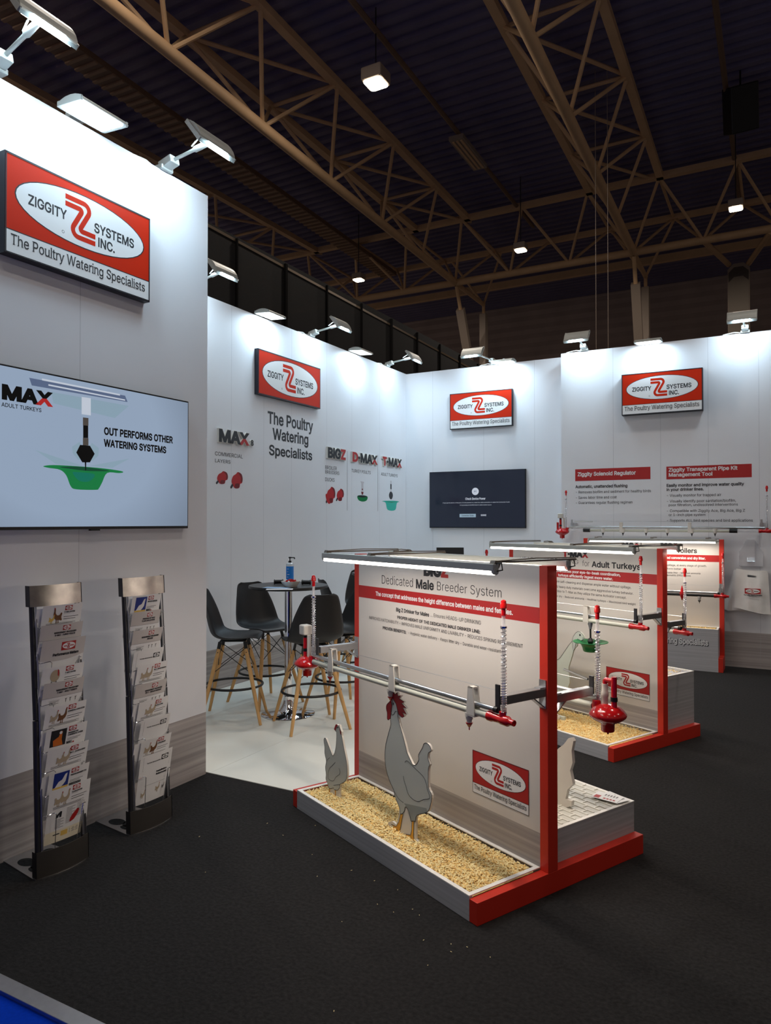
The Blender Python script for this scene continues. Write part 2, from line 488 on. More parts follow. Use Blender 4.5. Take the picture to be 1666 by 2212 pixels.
def planar(o, ex, n, off=0.0006, ez=(0, 0, 1)):
    o, ex, n, ez = Vector(o), Vector(ex), Vector(n), Vector(ez)
    return lambda x, y, l: tuple(o + ex * x + ez * y + n * (off + l * LYR))

# ------------------------------------------------------------------ the stand's walls and the floors
XL, XW2, YB, YR = -3.43, -5.035, 9.848, 9.49
ZB = onX(420, 1546, XL).z            # top of the grey laminate band
def wall_mesh(name, lo, hi, seams=(), axis='x', side=1, ztop_band=None):
    """a wall slab: laminate band below, white above, thin panel joints on the seen face"""
    zb = ZB if ztop_band is None else ztop_band
    mb = MB()
    mb.box((lo[0], lo[1], 0), (hi[0], hi[1], zb), 1); mb.box((lo[0], lo[1], zb), hi, 0)
    for s in seams:
        if axis == 'x':
            x = hi[0] if side > 0 else lo[0]
            mb.add([(x + side * .0004, s - .0012, 0), (x + side * .0004, s + .0012, 0), (x + side * .0004, s + .0012, hi[2]), (x + side * .0004, s - .0012, hi[2])], [(0, 1, 2, 3)], 2)
        else:
            y = lo[1]
            mb.add([(s - .0012, y - .0004, 0), (s + .0012, y - .0004, 0), (s + .0012, y - .0004, hi[2]), (s - .0012, y - .0004, hi[2])], [(0, 1, 2, 3)], 2)
    return mb
M_seam = mat('panel_joint', (168, 170, 176), 0.7)
WM = [M_wall, M_grain, M_seam]
m_ = wall_mesh('wall_left', (XL - .06, -1.4, 0), (XL, 3.743, 3.93), [-.15, .85, 1.85, onX(170, 1240, XL).y], 'x')
m_.box((XW2, 3.683, 0), (XL - .06, 3.743, 3.93), 0)
wall_left = tag(m_.build('wall_left', WM), kind='structure')
wall_middle = tag(wall_mesh('wall_middle', (XW2 - .06, 3.743, 0), (XW2, YB + .06, 3.967), [onX(x, 900, XW2).y for x in (500, 570, 630, 706, 760, 820)], 'x').build('wall_middle', WM), kind='structure')
wall_back = tag(wall_mesh('wall_back', (XW2, YB, 0), (-2.5, YB + .06, 3.96), [onY(x, 900, YB).x for x in (935, 1045, 1155)], 'y').build('wall_back', WM), kind='structure')
m_ = wall_mesh('wall_right', (-2.547, YR, 0), (2.6, YR + .06, 3.925), [onY(x, 900, YR).x for x in (1325, 1427, 1530, 1640)], 'y', ztop_band=onY(1580, 1364, YR).z)
m_.box((-2.547, YR + .06, 0), (-2.487, YB, 3.925), 0)
wall_right = tag(m_.build('wall_right', WM), kind='structure')

tag(MB().box((-16, 1.70, -.05), (14, 34, 0)).build('floor', M_carpet), kind='structure')
tag(MB().box((-16, -12, -.05), (14, 1.66, -.012)).build('floor_blue', M_blue), kind='structure')
mb = MB(); mb.box((-16, 1.66, -.05), (14, 1.722, .004)); 
tag(mb.build('trim_1', M_alu, bevel=.002), kind='structure')
mb = MB(); xs = [XW2, -4.42, -3.412, -2.42]
for a, b in zip(xs, xs[1:]): mb.box((a + .0012, 3.765, 0), (b - .0012, YB, .004))
mb.box((XW2, 3.766, 0), (-2.42, YB, .0025), 1)
tag(mb.build('floor_white', [M_vinyl, M_darkmetal]), kind='structure')

# ------------------------------------------------------------------ the exhibition hall
KS = 1.25
def HZ(z): return EYE + (z - EYE) * KS
def HP(x, y, z): return (x * KS, y * KS, HZ(z))
ZC = HZ(9.35)
mb = MB(); vs = []; fs = []; i = 0; y = -6.0
while y < 34:
    for dy, dz in ((0, 0), (.14, 0), (.17, .09), (.31, .09)):
        vs += [(-30, y + dy, ZC + dz), (20, y + dy, ZC + dz)]
    y += .34
for k in range(len(vs) // 2 - 1): fs.append((2 * k, 2 * k + 2, 2 * k + 3, 2 * k + 1))
mb.add(vs, fs); tag(mb.build('ceiling', M_deck), kind='structure')
mb = MB(); vs = []; fs = []; z = -.2; k = 0
while z < ZC + .3: vs += [(-30, 31 + .03 * (k % 2), z), (20, 31 + .03 * (k % 2), z)]; z += .2; k += 1
for k in range(len(vs) // 2 - 1): fs.append((2 * k, 2 * k + 1, 2 * k + 3, 2 * k + 2))
mb.add(vs, fs); tag(mb.build('wall_far', M_hallwall), kind='structure')

def truss(label, chords, braces, r=(.11, .085), group='steel roof trusses of the hall'):
    t = thing('roof_truss', label, 'truss', chords[0][0], 0, group)
    o = Vector(chords[0][0]); lp = lambda p: Vector(p) - o
    for i, (a, b) in enumerate(chords):
        if i == 0: MB().cyl(lp(a), lp(b), r[0], n=14).build('bottom_chord', M_truss, t)
        else: MB().bar(lp(a), lp(b), .17, .15).build('top_chord', M_truss, t)
    for a, b in braces: MB().cyl(lp(a), lp(b), .042, n=8).build('brace', M_truss, t)
    return t
def interp(p, q, y): 
    k = (y - p[1]) / (q[1] - p[1]); return tuple(p[i] + (q[i] - p[i]) * k for i in range(3))
def long_truss(label, bot, tl, tr, y_first, n, y_end):
    B = [bot[0], bot[1]]
    P = lambda L, y: HP(*interp(L[0], L[1], y))
    y0 = y_first - .4
    ch = [(P(bot, y0), P(bot, y_end)), (P(tl, y0), P(tl, 16.2)), (P(tr, y0), P(tr, 16.2))]
    br = []
    for k in range(n):
        yb = y_first + 2.09 * k; yt = yb + 1.0
        if yb > 17.7: break
        b = P(bot, yb)
        for T in (tl, tr):
            if yt < 16.4: br.append((b, P(T, yt)))
            if k and yt - 2.05 < 16.4: br.append((b, P(T, yt - 2.08)))
        if yt < 16.4:
            br.append((P(tl, yt), P(tr, yt)))
            if yt + 2.05 < 16.4: br.append((P(tl, yt), P(tr, yt + 2.08)))
    return truss(label, ch, br)
long_truss('brown steel truss running down the hall, left of the largest square lamp', ((-7.19, 8, 8), (-7.5, 17.6, 8)), ((-7.80, 8, 9), (-7.96, 16.1, 9)), ((-6.41, 8, 9), (-6.58, 16.1, 9)), 4.95, 8, 17.6)
long_truss('brown steel truss running down the hall at upper right, beside the dark hanging loudspeaker', ((-2.83, 9, 8), (-3.0, 17.6, 8)), ((-3.54, 10, 9), (-3.68, 16.1, 9)), ((-2.17, 12, 9), (-2.21, 16.1, 9)), 4.95, 8, 17.6)
long_truss('dim brown steel truss half hidden behind the stand wall and the black netting', ((-11.75, 9, 8), (-11.95, 17.6, 8)), ((-12.45, 9, 9), (-12.5, 16.1, 9)), ((-11.0, 12, 9), (-10.93, 16.1, 9)), 4.95, 8, 17.6)
cx = [-13.5 + 1.5 * k for k in range(12)]
ch = [(HP(-13.6, 17.55, 8), HP(3.2, 17.55, 8)), (HP(-13.6, 16.15, 9), HP(3.2, 16.1, 9)), (HP(-13.6, 18.6, 9), HP(3.2, 18.4, 9))]
br = []
for k, x in enumerate(cx):
    b = HP(x, 17.55, 8)
    for d in (-.73, .77):
        br.append((b, HP(x + d, 16.15, 9))); br.append((b, HP(x + d, 18.5, 9)))
    br.append((HP(x + .77, 16.15, 9), HP(x + .77, 18.5, 9)))
truss('long brown cross truss spanning the hall above the far end of the stand', ch, br)
# one more beam line further back
mb = MB(); mb.bar(HP(-13, 21.3, 9.0), HP(4, 21.2, 9.0), .2, .24)
tag(mb.build('roof_beam', M_truss), 'dim roof beam on the far side of the cross truss', 'beam')
# columns under the cross truss
def column(label, top, low, group='leaning steel columns'):
    t = Vector(top); d = Vector(low) - t; foot = t + d * (t.z / -d.z)
    c = thing('hall_column', label, 'column', foot, 0, group)
    MB().bar((0, 0, 0), t - foot - (t - foot).normalized() * .9, .26, .26).build('shaft', M_hallgrey, c)
    MB().cyl(t - foot - (t - foot).normalized() * .92, t - foot, .06).build('top_pin', M_truss, c)
def post_struts(label, n2, ends):
    c = thing('hall_column', label, 'column', (n2.x, n2.y, 0), 0, 'upright steel columns')
    MB().bar((0, 0, 0), (0, 0, n2.z - .35), .26, .22).build('shaft', M_hallgrey, c)
    MB().cyl((0, 0, n2.z - .36), (0, 0, n2.z), .055).build('top_pin', M_truss, c)
    for i, e in enumerate(ends): MB().cyl((0, 0, n2.z), Vector(e) - Vector((n2.x, n2.y, 0)), .075 if i == 0 else .04, n=8).build('strut', M_truss, c)
YN = 19.3 * KS
column('leaning grey-brown column under the joint above the dark television wall', HP(-7.5, 17.6, 8), onY(1010, 760, YN - .6))
column('leaning grey-brown column rising behind the lit lamp of the right wall', HP(-3.0, 17.6, 8), onY(1380, 735, YN - .6))
post_struts('upright column with thin struts, above the dark television wall', onY(1045, 658, YN), [HP(-7.5, 17.6, 8), HP(-8.05, 18.5, 9), HP(-6.55, 18.5, 9)])
post_struts('upright column with thin struts, behind the lit lamp of the right wall', onY(1395, 598, YN), [HP(-3.0, 17.6, 8), HP(-3.7, 18.5, 9), HP(-2.2, 18.5, 9)])
# boarded pillar with a cut-corner top
a, b, top = onY(1572, 580, 24.6), onY(1620, 575, 24.6), onY(1596, 568, 24.6)
pl = thing('boarded_pillar', 'tall pale boarded pillar with cut corners at its top, beyond the right wall', 'pillar', ((a.x + b.x) / 2, 24.6, 0))
w = (b.x - a.x) / 2; h = top.z
def pill(mb, w, z0, h, y0, y1, m):
    P = [(-w, z0), (w, z0), (w, h - w * .55), (w * .45, h), (-w * .45, h), (-w, h - w * .55)]
    mb.add([(x, y0, z) for x, z in P] + [(x, y1, z) for x, z in P], [tuple(range(5, -1, -1))[::-1], tuple(range(6, 12))] + [(i, (i + 1) % 6, 6 + (i + 1) % 6, 6 + i) for i in range(6)], m)
mb = MB(); pill(mb, w, 0, h, 0, .5, 0); mb.build('casing', M_hallgrey, pl)
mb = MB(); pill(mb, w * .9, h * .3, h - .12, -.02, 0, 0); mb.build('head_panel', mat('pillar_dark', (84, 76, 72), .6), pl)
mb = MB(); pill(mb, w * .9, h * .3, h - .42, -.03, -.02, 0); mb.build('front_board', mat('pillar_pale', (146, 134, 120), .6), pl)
for s, e in (((1520, 520), (1575, 572)), ((1666, 500), (1617, 570))):
    p, q = onY(*s, 17.55 * KS), onY(*e, 24.7)
    tag(MB().cyl(p, q, .08, n=10).build('truss_strut', M_truss), ('slanting brown strut joining the left shoulder of the boarded pillar' if s[0] < 1600 else 'slanting brown strut joining the right shoulder of the boarded pillar'), 'strut')
# black netting screen behind the middle wall
XN = -7.6
p, q = onX(452, 481, XN), onX(1000, 785, XN)
ns = thing('netting_screen', 'black netting screen with a thin top rail, standing behind the middle wall', 'screen', (XN, p.y, 0))
L = 24.0 - p.y + 2; zt = p.z
mb = MB(); mb.box((-.005, -3, 0), (.005, L, zt)); mb.build('netting', M_net, ns)
MB().bar((0, -3, zt), (0, L, zt + (q.z - p.z) * L / (q.y - p.y)), .03, .045).build('top_rail', mat('rail_bronze', (96, 82, 66), .4, .5), ns)
for k in range(14):
    MB().bar((.03, -2 + k * 1.3, 0), (.03, -2 + k * 1.3, zt - .04), .03 if k % 3 else .06, .04).build('post', mat('netting_post', (17, 16, 16), .9, spec=.05) if k == 0 else MATS['netting_post'], ns)
# ribbed cable duct under the roof
zq = HZ(8.75)
a, b = onZ(536, 380, zq), onZ(800, 565, zq); d = (b - a).normalized()
w0 = (onZ(563, 380, zq) - onZ(510, 380, zq)); wd = abs(w0.cross(d).z)
cd = thing('cable_duct', 'broad brown ribbed cable duct hanging under the roof above the left walls', 'duct', a)
p0 = -d * 12; p1 = (b - a) + d * 1.5
MB().bar(p0, p1, wd, .12).build('tray', M_duct, cd)
mb = MB(); n = int((p1 - p0).length / .22); sd = d.cross(Vector((0, 0, 1))).normalized()
for k in range(n):
    c = p0 + d * (.22 * k + .1) - Vector((0, 0, .075)); mb.bar(c - sd * wd / 2, c + sd * wd / 2, .07, .04)
r_ = mb.build('ribs', mat('duct_rib', (158, 128, 102), .6), cd); r_['kind'] = 'stuff'
# conduits, lamps, fluorescent fitting, loudspeaker, cables
def rod(name, label, cat, p, q, r, m, group=None): return tag(MB().cyl(p, q, r, n=8).build(name, m), label, cat, group)
zc = HZ(9.0)
p, q = onZ(830, 88, zc), onZ(1130, 462, zc); d = q - p
rod('lamp_rail', 'long thin conduit under the roof carrying the first square lamp and a dark strip light', 'rail', p - d * .5, q + d * .12, .055, M_duct, 'lamp rails under the roof')
p, q = onZ(1545, 0, zc), onZ(1594, 400, zc); d = q - p
rod('lamp_rail', 'long thin conduit under the roof above the boarded pillar, passing the hanging loudspeaker', 'rail', p - d * .3, q + d * .1, .055, M_duct, 'lamp rails under the roof')
def highbay(px, py, size, label, z=8.2):
    c = onZ(px, py, HZ(z)); t = thing('highbay_lamp', label, 'lamp', c, 0, 'square high-bay lamps under the roof')
    s = size
    MB().box((-s, -s, .02), (s, s, s * 1.25)).build('housing', M_hallgrey, t, bevel=.03)
    mb = MB(); n = 8; P = []
    for cxx, cyy, a0 in ((1, 1, 0), (-1, 1, 90), (-1, -1, 180), (1, -1, 270)):
        for k in range(4): a = math.radians(a0 + k * 30); P.append((cxx * s * .55 + s * .33 * math.cos(a), cyy * s * .55 + s * .33 * math.sin(a)))
    mb.add([(x, y, .0) for x, y in P] + [(x, y, .02) for x, y in P], [tuple(range(15, -1, -1))] + [(i, (i + 1) % 16, 16 + (i + 1) % 16, 16 + i) for i in range(16)])
    mb.build('lens', M_bay, t)
    MB().cyl((0, 0, s * 1.25), (0, 0, ZC - c.z), .012, n=6).build('hanger', M_darkmetal, t)
    lamp('highbay_light', (0, 0, -.02), s * 1.6, HALL_W, WARM, (0, 0, -1), parent=t)
highbay(812, 182, .21, 'square high-bay lamp, the largest and highest of those in view')
highbay(775, 606, .165, 'lit high-bay lamp hanging above the netting screen behind the middle wall', z=7.7)
highbay(1125, 542, .165, 'lit high-bay lamp hanging before the cross truss, right of the netting screen', z=7.7)
highbay(1590, 452, .165, 'lit high-bay lamp hanging above the boarded pillar', z=7.7)
c0, c1 = onZ(985, 296, zc - .12), onZ(1038, 362, zc - .12); d = c1 - c0
fl = thing('strip_light', 'unlit grey strip light with louvres on the lamp rail', 'lamp', c0)
MB().bar((0, 0, 0), d, .36, .1).build('housing', M_hallgrey, fl)
sd = d.normalized().cross(Vector((0, 0, 1))).normalized()
for k in (-1, 0, 1): MB().bar(d * .05 + sd * .1 * k - Vector((0, 0, .06)), d * .95 + sd * .1 * k - Vector((0, 0, .06)), .05, .02).build('tube', M_truss, fl)
c = onZ(1600, 235, HZ(8.7)); sp = thing('hanging_loudspeaker', 'dark loudspeaker box hanging from the roof at upper right', 'loudspeaker', c)
MB().box((-.28, -.25, -.45), (.28, .25, .45), 0, Matrix.Rotation(.5, 3, 'X') @ Matrix.Rotation(.4, 3, 'Z'), (0, 0, 0)).build('cabinet', M_black, sp, bevel=.02)
MB().cyl((0, 0, .4), (0, 0, ZC - c.z), .02, n=6).build('hanger', M_black, sp)
for px, lab in ((1287, 'thin suspension cable hanging behind the right wall, the left one of two'), (1313, 'thin suspension cable hanging behind the right wall, the right one of two')):
    p = onY(px, 445, 15.5); rod('suspension_cable', lab, 'cable', (p.x, 15.5, 3.2), (p.x, 15.5, ZC + .05), .006, M_hallgrey, 'suspension cables')

# ------------------------------------------------------------------ floodlights along the wall tops
def floodlight(kind, pos, rz, label, head=(.36, 0.0, .04)):
    """local frame: +x out of the wall, y along it, origin on the wall's top edge"""
    t = thing('floodlight', label, 'lamp', pos, rz, 'floodlights along the wall tops')
    if kind == 'flush':
        R = Matrix.Rotation(math.radians(4), 3, 'Y'); o = Vector((.125, 0, -.005)); hs = (.105, .15)
        aim = (-.04, 0, -1); 
    else:
        R = Matrix.Rotation(math.radians(52), 3, 'Y'); o = Vector((head[0], head[1], head[2])); hs = (.095, .15)
        aim = (-.42, 0, -.9)
    mb = MB(); P = []
    for k in range(9):
        a = PI * k / 8; P.append((hs[0] * math.cos(a), -.012 + .045 * math.sin(a)))
    n = len(P)
    mb.add([tuple(R @ Vector((x, s * hs[1], z)) + o) for s in (-1, 1) for x, z in P], [tuple(range(n)), tuple(range(2 * n - 1, n - 1, -1))] + [(i, n + i, n + (i + 1) % n, (i + 1) % n) for i in range(n)], 0, False)
    hd = mb.build('head', M_lampgrey, t)
    mb = MB(); mb.box((-hs[0] * .82, -hs[1] * .86, -.018), (hs[0] * .82, hs[1] * .86, -.0125), 0, R, o)
    mb.build('lens', M_led, hd)
    for s in (-1, 1):
        MB().box((-hs[0] * .9, s * hs[1] - .006, -.014), (hs[0] * .9, s * hs[1] + .006, .012), 0, R, o).build('end_cap', M_lampgrey, hd)
    if kind == 'flush':
        MB().box((-.05, -.045, -.0), (.03, .045, .03)).build('wall_clamp', M_lampgrey, t, bevel=.004)
        MB().bar((.0, 0, .03), (o.x, 0, o.z + .03), .03, .025).build('arm', M_lampgrey, t)
    else:
        e = o + R @ Vector((0, 0, -.005)); b = Vector((.0, .02, .03))
        br = MB(); br.box((-.05, -.03, -.0), (.025, .07, .03)); br.bar((-.02, .02, .03), (.09, .02 + head[1] * .2, .055), .075, .05)
        br.build('wall_clamp', M_lampgrey, t, bevel=.006)
        s0 = Vector((.08, .02 + head[1] * .2, .055)); MB().tube([s0, s0 + (e - s0) * .55, s0 + (e - s0) * .6, s0 + (e - s0) * .9, e], [.011, .011, .019, .016, .008], 10).build('arm', M_lampgrey, t)
        MB().tube([e + Vector((0, 0, .01)), e + Vector((-.06, 0, .07)), s0 + (e - s0) * .5 + Vector((0, 0, .03))], .005, 6).build('cable', M_lampgrey, t)
        MB().tube([(-.05, .02, .01), (-.04, -.1, .03), (-.03, -.22, .012)], .006, 6).build('lead', M_whiteplast, t)
    q = o + R @ Vector((0, 0, -.024))
    lamp('flood_beam', q, .17, FLOOD_W, (.61, .84, 1.0), aim, .26, parent=t)
FL = lambda k, p, rz, lab, hd=(.42, 0, .06): floodlight(k, p, rz, lab, hd)
FL('flush', (XL, 2.70, 3.945), 0, 'floodlight with its lit lens turned down onto the left wall, over the large sign')
FL('arm', (XL, 3.33, 3.93), 0, 'floodlight on an arm reaching out near the right end of the left wall', (.42, -.02, .07))
FL('arm', (XL, 2.20, 3.95), 0, 'floodlight on an arm in the top left corner of the picture, over the left wall', (.42, -.03, .10))
FL('flush', (XW2, 6.35, 3.98), 0, 'floodlight turned down onto the middle wall, above its sign')
FL('flush', (XW2, 8.30, 3.98), 0, 'floodlight turned down onto the middle wall between two arm lamps')
FL('arm', (XW2, 7.30, 3.967), 0, 'floodlight on an arm over the middle wall, right of its sign', (.44, 0, .09))
FL('arm', (XW2, 9.25, 3.967), 0, 'floodlight on an arm over the middle wall close to the inner corner', (.44, 0, .09))
FL('arm', (XW2, 5.25, 3.967), 0, 'floodlight on an arm peeping out beside the edge of the left wall', (.44, -.03, .10))
FL('flush', (-3.42, YB, 3.965), -PI / 2, 'lit floodlight turned down onto the back wall above its sign')
FL('arm', (-3.62, YB, 3.96), -PI / 2, 'floodlight on an arm standing off the back wall, its grey back showing', (.5, -.12, .09))
FL('flush', (-1.43, YR, 3.93), -PI / 2, 'lit floodlight turned down onto the right wall above its sign')
FL('arm', (-2.26, YR, 3.925), -PI / 2, 'floodlight on an arm at the left end of the right wall, its grey back showing', (.32, 0, .12))
FL('arm', (-.385, YR, 3.925), -PI / 2, 'floodlight on an arm at the right edge of the picture over the right wall', (.32, 0, .12))

# ------------------------------------------------------------------ signs and televisions
def sign(label, pos, rz, w, h, d, tag_line=True):
    """local: x along the board, -y out of the wall; origin bottom left on the wall"""
    t = thing('sign_board', label, 'sign', pos, rz, 'company signs on the walls')
    MB().box((0, -d, 0), (w, 0, h)).build('board', M_darkedge, t)
    A = Art(); e = w * .005
    A.logo(e, e, w - 2 * e, h - 2 * e, RED, WHT, INK, 0, tag_line)
    A.build('sign_print', [M_ink, M_signred, M_paper, M_greyink], planar((0, -d, 0), (1, 0, 0), (0, -1, 0)), t)
RZX = PI / 2
sign('red and white oval logo sign on the left wall, the largest of the four', (XL, 2.236, 3.043), RZX, .945, .512, .05)
sign('red oval logo sign without a tagline, on the middle wall above the lettering', (XW2, 6.234, 3.096), RZX, 1.212, .498, .05, False)
sign('red and white oval logo sign on the back wall above the dark television', (-4.278, YB, 3.062), 0, .956, .522, .05)
sign('thick red and white oval logo sign on the right wall over the product text', (-1.759, YR, 3.041), 0, .938, .512, .08)

def px_art(fn):
    """returns S(px, py) -> plane coordinates (s, z) for a wall, through the photograph's own pixels"""
    return fn
def T(A, S, t, p, q, m=INK, l=1, **k):
    """text line: p = (x, ytop, ybaseline) of its left end in pixels, q = x of its right end"""
    s0, z1 = S(p[0], p[1]); _s, z0 = S(p[0], p[2]); s1, _z = S(q, p[2])
    return A.text(t, s0, z0, abs(z1 - z0), m, l, x1=s1, **k)
def crop(x0, y0, k): return lambda x, y: (x0 + x / k, y0 + y / k)
def line(A, S, f, t, xl, yt, yb, xr, m=INK, **k):
    a = f(xl, yt); b = f(xl, yb); c = f(xr, yb)
    return T(A, S, t, (a[0], a[1], b[1]), c[0], m, **k)

# large lit television on the left wall
TX = XL + .045
tv = thing('wall_television', 'large lit television showing a green drinker cup, on the left wall', 'television', (XL, 2.07, 1.661), RZX)
MB().box((0, -.04, 0), (1.456, 0, .826)).build('casing', M_black, tv, bevel=.003)
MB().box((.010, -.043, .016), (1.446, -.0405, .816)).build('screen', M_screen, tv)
MB().box((.70, -.042, -.008), (.76, -.02, 0)).build('infrared_eye', M_black, tv)
S_ = lambda px, py: (lambda v: (v.y - 2.07, v.z - 1.661))(onX(px, py, TX)); f = crop(0, 700, 3.6217)
A = Art()
SM = [M_scrblack, M_scrred, M_scrwhite, M_scrgreen, M_scrpale, M_scrgrey, M_chrome, mat('screen_deep_green', (6, 74, 48), .2, emit=.8, base=.02), mat('screen_teal', (10, 118, 96), .2, emit=.8, base=.02)]
P = lambda *pts: [S_(*f(*p)) for p in pts]
A.poly(P((230, 420), (980, 560), (1000, 610), (250, 480)), 5, 0.3); A.poly(P((400, 530), (1010, 640), (900, 735), (420, 620)), 4, 0.3)
A.poly(P((330, 425), (940, 548), (940, 560), (330, 440)), 2, 0.5); A.poly(P((380, 470), (980, 590), (980, 600), (380, 482)), 2, 0.5)
A.poly(P((640, 570), (712, 580), (712, 715), (640, 705)), 2, 0.8)
A.poly(P((275, 985), (650, 1110), (440, 1095)), 4, 0.6); A.poly(P((1015, 1052), (700, 1110), (880, 1125)), 4, 0.6)
A.poly(P((565, 960), (625, 920), (640, 960), (700, 960), (720, 930), (775, 970), (770, 1030), (730, 1070), (610, 1060), (570, 1010)), 4, 0.6)
A.poly(P((650, 730), (693, 735), (693, 795), (650, 792)), 6, 1); A.poly(P((652, 792), (691, 795), (691, 892), (652, 890)), 0, 1); A.poly(P((650, 890), (693, 893), (693, 950), (650, 948)), 6, 1)
A.poly(P((628, 945), (705, 952), (742, 1015), (705, 1082), (645, 1082), (598, 1005)), 0, 1.2)
A.poly(P((664, 1080), (676, 1080), (674, 1145), (668, 1145)), 0, 2)
A.poly(closed(P((340, 1112), (420, 1103), (600, 1112), (800, 1128), (940, 1148), (965, 1160), (930, 1166), (840, 1165), (800, 1240), (775, 1285), (750, 1297), (600, 1293), (555, 1270), (520, 1185), (470, 1140), (380, 1125)), 4), 3, 1)
A.poly(closed(P((470, 1118), (640, 1117), (860, 1148), (700, 1150), (560, 1134)), 4), 7, 1.5)
A.poly(closed(P((570, 1165), (600, 1158), (740, 1175), (700, 1230), (620, 1225)), 4), 8, 1.4)
s0, z0 = S_(*f(12, 578)); s1, _ = S_(*f(405, 578)); _, z1 = S_(*f(12, 475))
A.text('MAX', s0, z0, z1 - z0, 0, 1, x1=s1, wt=.05, split={2: 1}, m2=1)
A.text('T·', s0 - .14, z0, z1 - z0, 0, 1, x1=s0 - .01, wt=.05, split={0: 'full'}, m2=1)
line(A, S_, f, 'ADULT TURKEYS', 12, 612, 643, 327, 0, wt=.012)
line(A, S_, f, 'OUT PERFORMS OTHER', 815, 808, 862, 1352, 0, wt=.035); line(A, S_, f, 'WATERING SYSTEMS', 815, 902, 955, 1302, 0, wt=.035)
A.build('screen_picture', SM, planar((0, -.043, 0), (1, 0, 0), (0, -1, 0)), tv)

# dark television on the back wall
TY = YB - .045
t0, t1 = onY(927.7, 1140.2, TY), onY(1135.3, 1012.5, TY)
tv = thing('wall_television', 'dark television with a device power message, on the back wall', 'television', (t0.x, YB, t0.z))
W, Hh = t1.x - t0.x, t1.z - t0.z
MB().box((0, -.04, 0), (W, 0, Hh)).build('casing', M_black, tv, bevel=.003)
MB().box((.008, -.043, .012), (W - .008, -.0405, Hh - .008)).build('screen', M_screendark, tv)
S_ = lambda px, py: (lambda v: (v.x - t0.x, v.z - t0.z))(onY(px, py, TY)); f = crop(860, 700, 4.384)
A = Art(); c = S_(*f(732, 1585)); A.ell(c[0], c[1], .053, .053, 2, 1); A.text('NFC', c[0] - .022, c[1] - .01, .022, 5, 2, x1=c[0] + .022, wt=.02)
line(A, S_, f, 'Check Device Power', 637, 1645, 1665, 828, 2, wt=.02)
line(A, S_, f, 'If you use the device of this port, it is not powered on, check the cable connection or select the Connection Guide', 424, 1690, 1698, 1058, 2, wt=.004)
line(A, S_, f, 'Or try pressing the SOURCE button to select another source', 585, 1711, 1719, 885, 2, wt=.004)
a, b = S_(*f(583, 1830)), S_(*f(737, 1797)); A.rect(a[0], a[1], b[0], b[1], 4, 1); line(A, S_, f, 'Connection Guide', 602, 1806, 1820, 716, 0, l=2)
line(A, S_, f, 'SOURCE', 784, 1803, 1817, 836, 2, wt=.03)
A.build('screen_picture', SM, planar((0, -.043, 0), (1, 0, 0), (0, -1, 0)), tv)

# ------------------------------------------------------------------ lettering on the middle wall
S_ = lambda px, py: (lambda v: (v.y, v.z))(onX(px, py, XW2)); f = crop(440, 560, 3.6217)
A = Art(); LN = lambda *a, **k: line(A, S_, f, *a, **k)
LN('The Poultry', 500, 1190, 1280, 855, wt=.022); LN('Watering', 540, 1322, 1406, 822, wt=.022); LN('Specialists', 510, 1452, 1528, 850, wt=.022)
LN('COMMERCIAL', 87, 1503, 1533, 307, wt=.004); LN('LAYERS', 87, 1560, 1587, 211, wt=.004)
LN('BROILER', 950, 1613, 1642, 1042, wt=.004); LN('BREEDERS', 950, 1650, 1675, 1062, wt=.004); LN('DUCKS', 950, 1707, 1735, 1025, wt=.004)
LN('TURKEY POULTS', 1157, 1640, 1665, 1307, wt=.004); LN('ADULT TURKEYS', 1388, 1668, 1691, 1518, wt=.004)
for x, y0, y1 in ((1123, 1500, 1965), (1363, 1530, 1970)):
    a, b = S_(*f(x, y1)), S_(*f(x, y0)); A.rect(a[0] - .004, a[1], a[0] + .004, b[1], 3)
P = lambda *pts: [S_(*f(*p)) for p in pts]
WP = PR + [mat('nipple_red', (176, 26, 30), .5), mat('nipple_dark', (112, 14, 20), .5), M_green, M_teal, M_darkmetal, mat('pale_ink', (200, 196, 200), .5)]
def nipple(x0, y0, x1, y1, flip=False, disc=False):
    X = lambda u: (x1 + (x0 - x1) * u) if flip else (x0 + (x1 - x0) * u)
    Y = lambda v: y0 + (y1 - y0) * v
    Q = lambda *p: closed(P(*[(X(a), Y(b)) for a, b in p]), 4)
    A.poly(Q((.10, .55), (.22, .25), (.45, .12), (.62, .0), (.9, .12), (1, .4), (.95, .65), (.8, .72), (.72, .95), (.4, .98), (.2, .8)), 4, 1)
    A.poly(Q((.62, .02), (.9, .12), (1, .4), (.95, .62), (.84, .58), (.86, .35), (.74, .16)), 5, 2)
    A.poly(Q((.4, .72), (.72, .7), (.7, .95), (.4, .96)), 5, 2)
    A.poly(Q((.0, .9), (.14, .72), (.24, .8), (.08, 1.0)), 8, 2)
    if disc: A.poly(Q((-.02, .5), (.1, .42), (.25, .55), (.42, .85), (.45, 1.0), (.3, 1.02), (.1, .85)), 4, 2.5)
nipple(95, 1658, 190, 1760); nipple(208, 1665, 305, 1795); nipple(955, 1780, 1030, 1910, disc=True); nipple(1035, 1795, 1097, 1893)
A.poly(P((1226, 1736), (1256, 1742), (1250, 1758), (1250, 1815), (1234, 1812), (1233, 1755)), 9, 1); A.poly(P((1232, 1818), (1251, 1820), (1247, 1842), (1237, 1842)), 5, 1)
A.poly(P((1238, 1795), (1246, 1795), (1246, 1806), (1238, 1806)), 5, 2)
A.poly(closed(P((1203, 1852), (1240, 1846), (1281, 1856), (1276, 1886), (1245, 1896), (1212, 1884)), 4), 6, 1); A.poly(closed(P((1204, 1853), (1240, 1847), (1280, 1857), (1240, 1864)), 4), 8, 2)
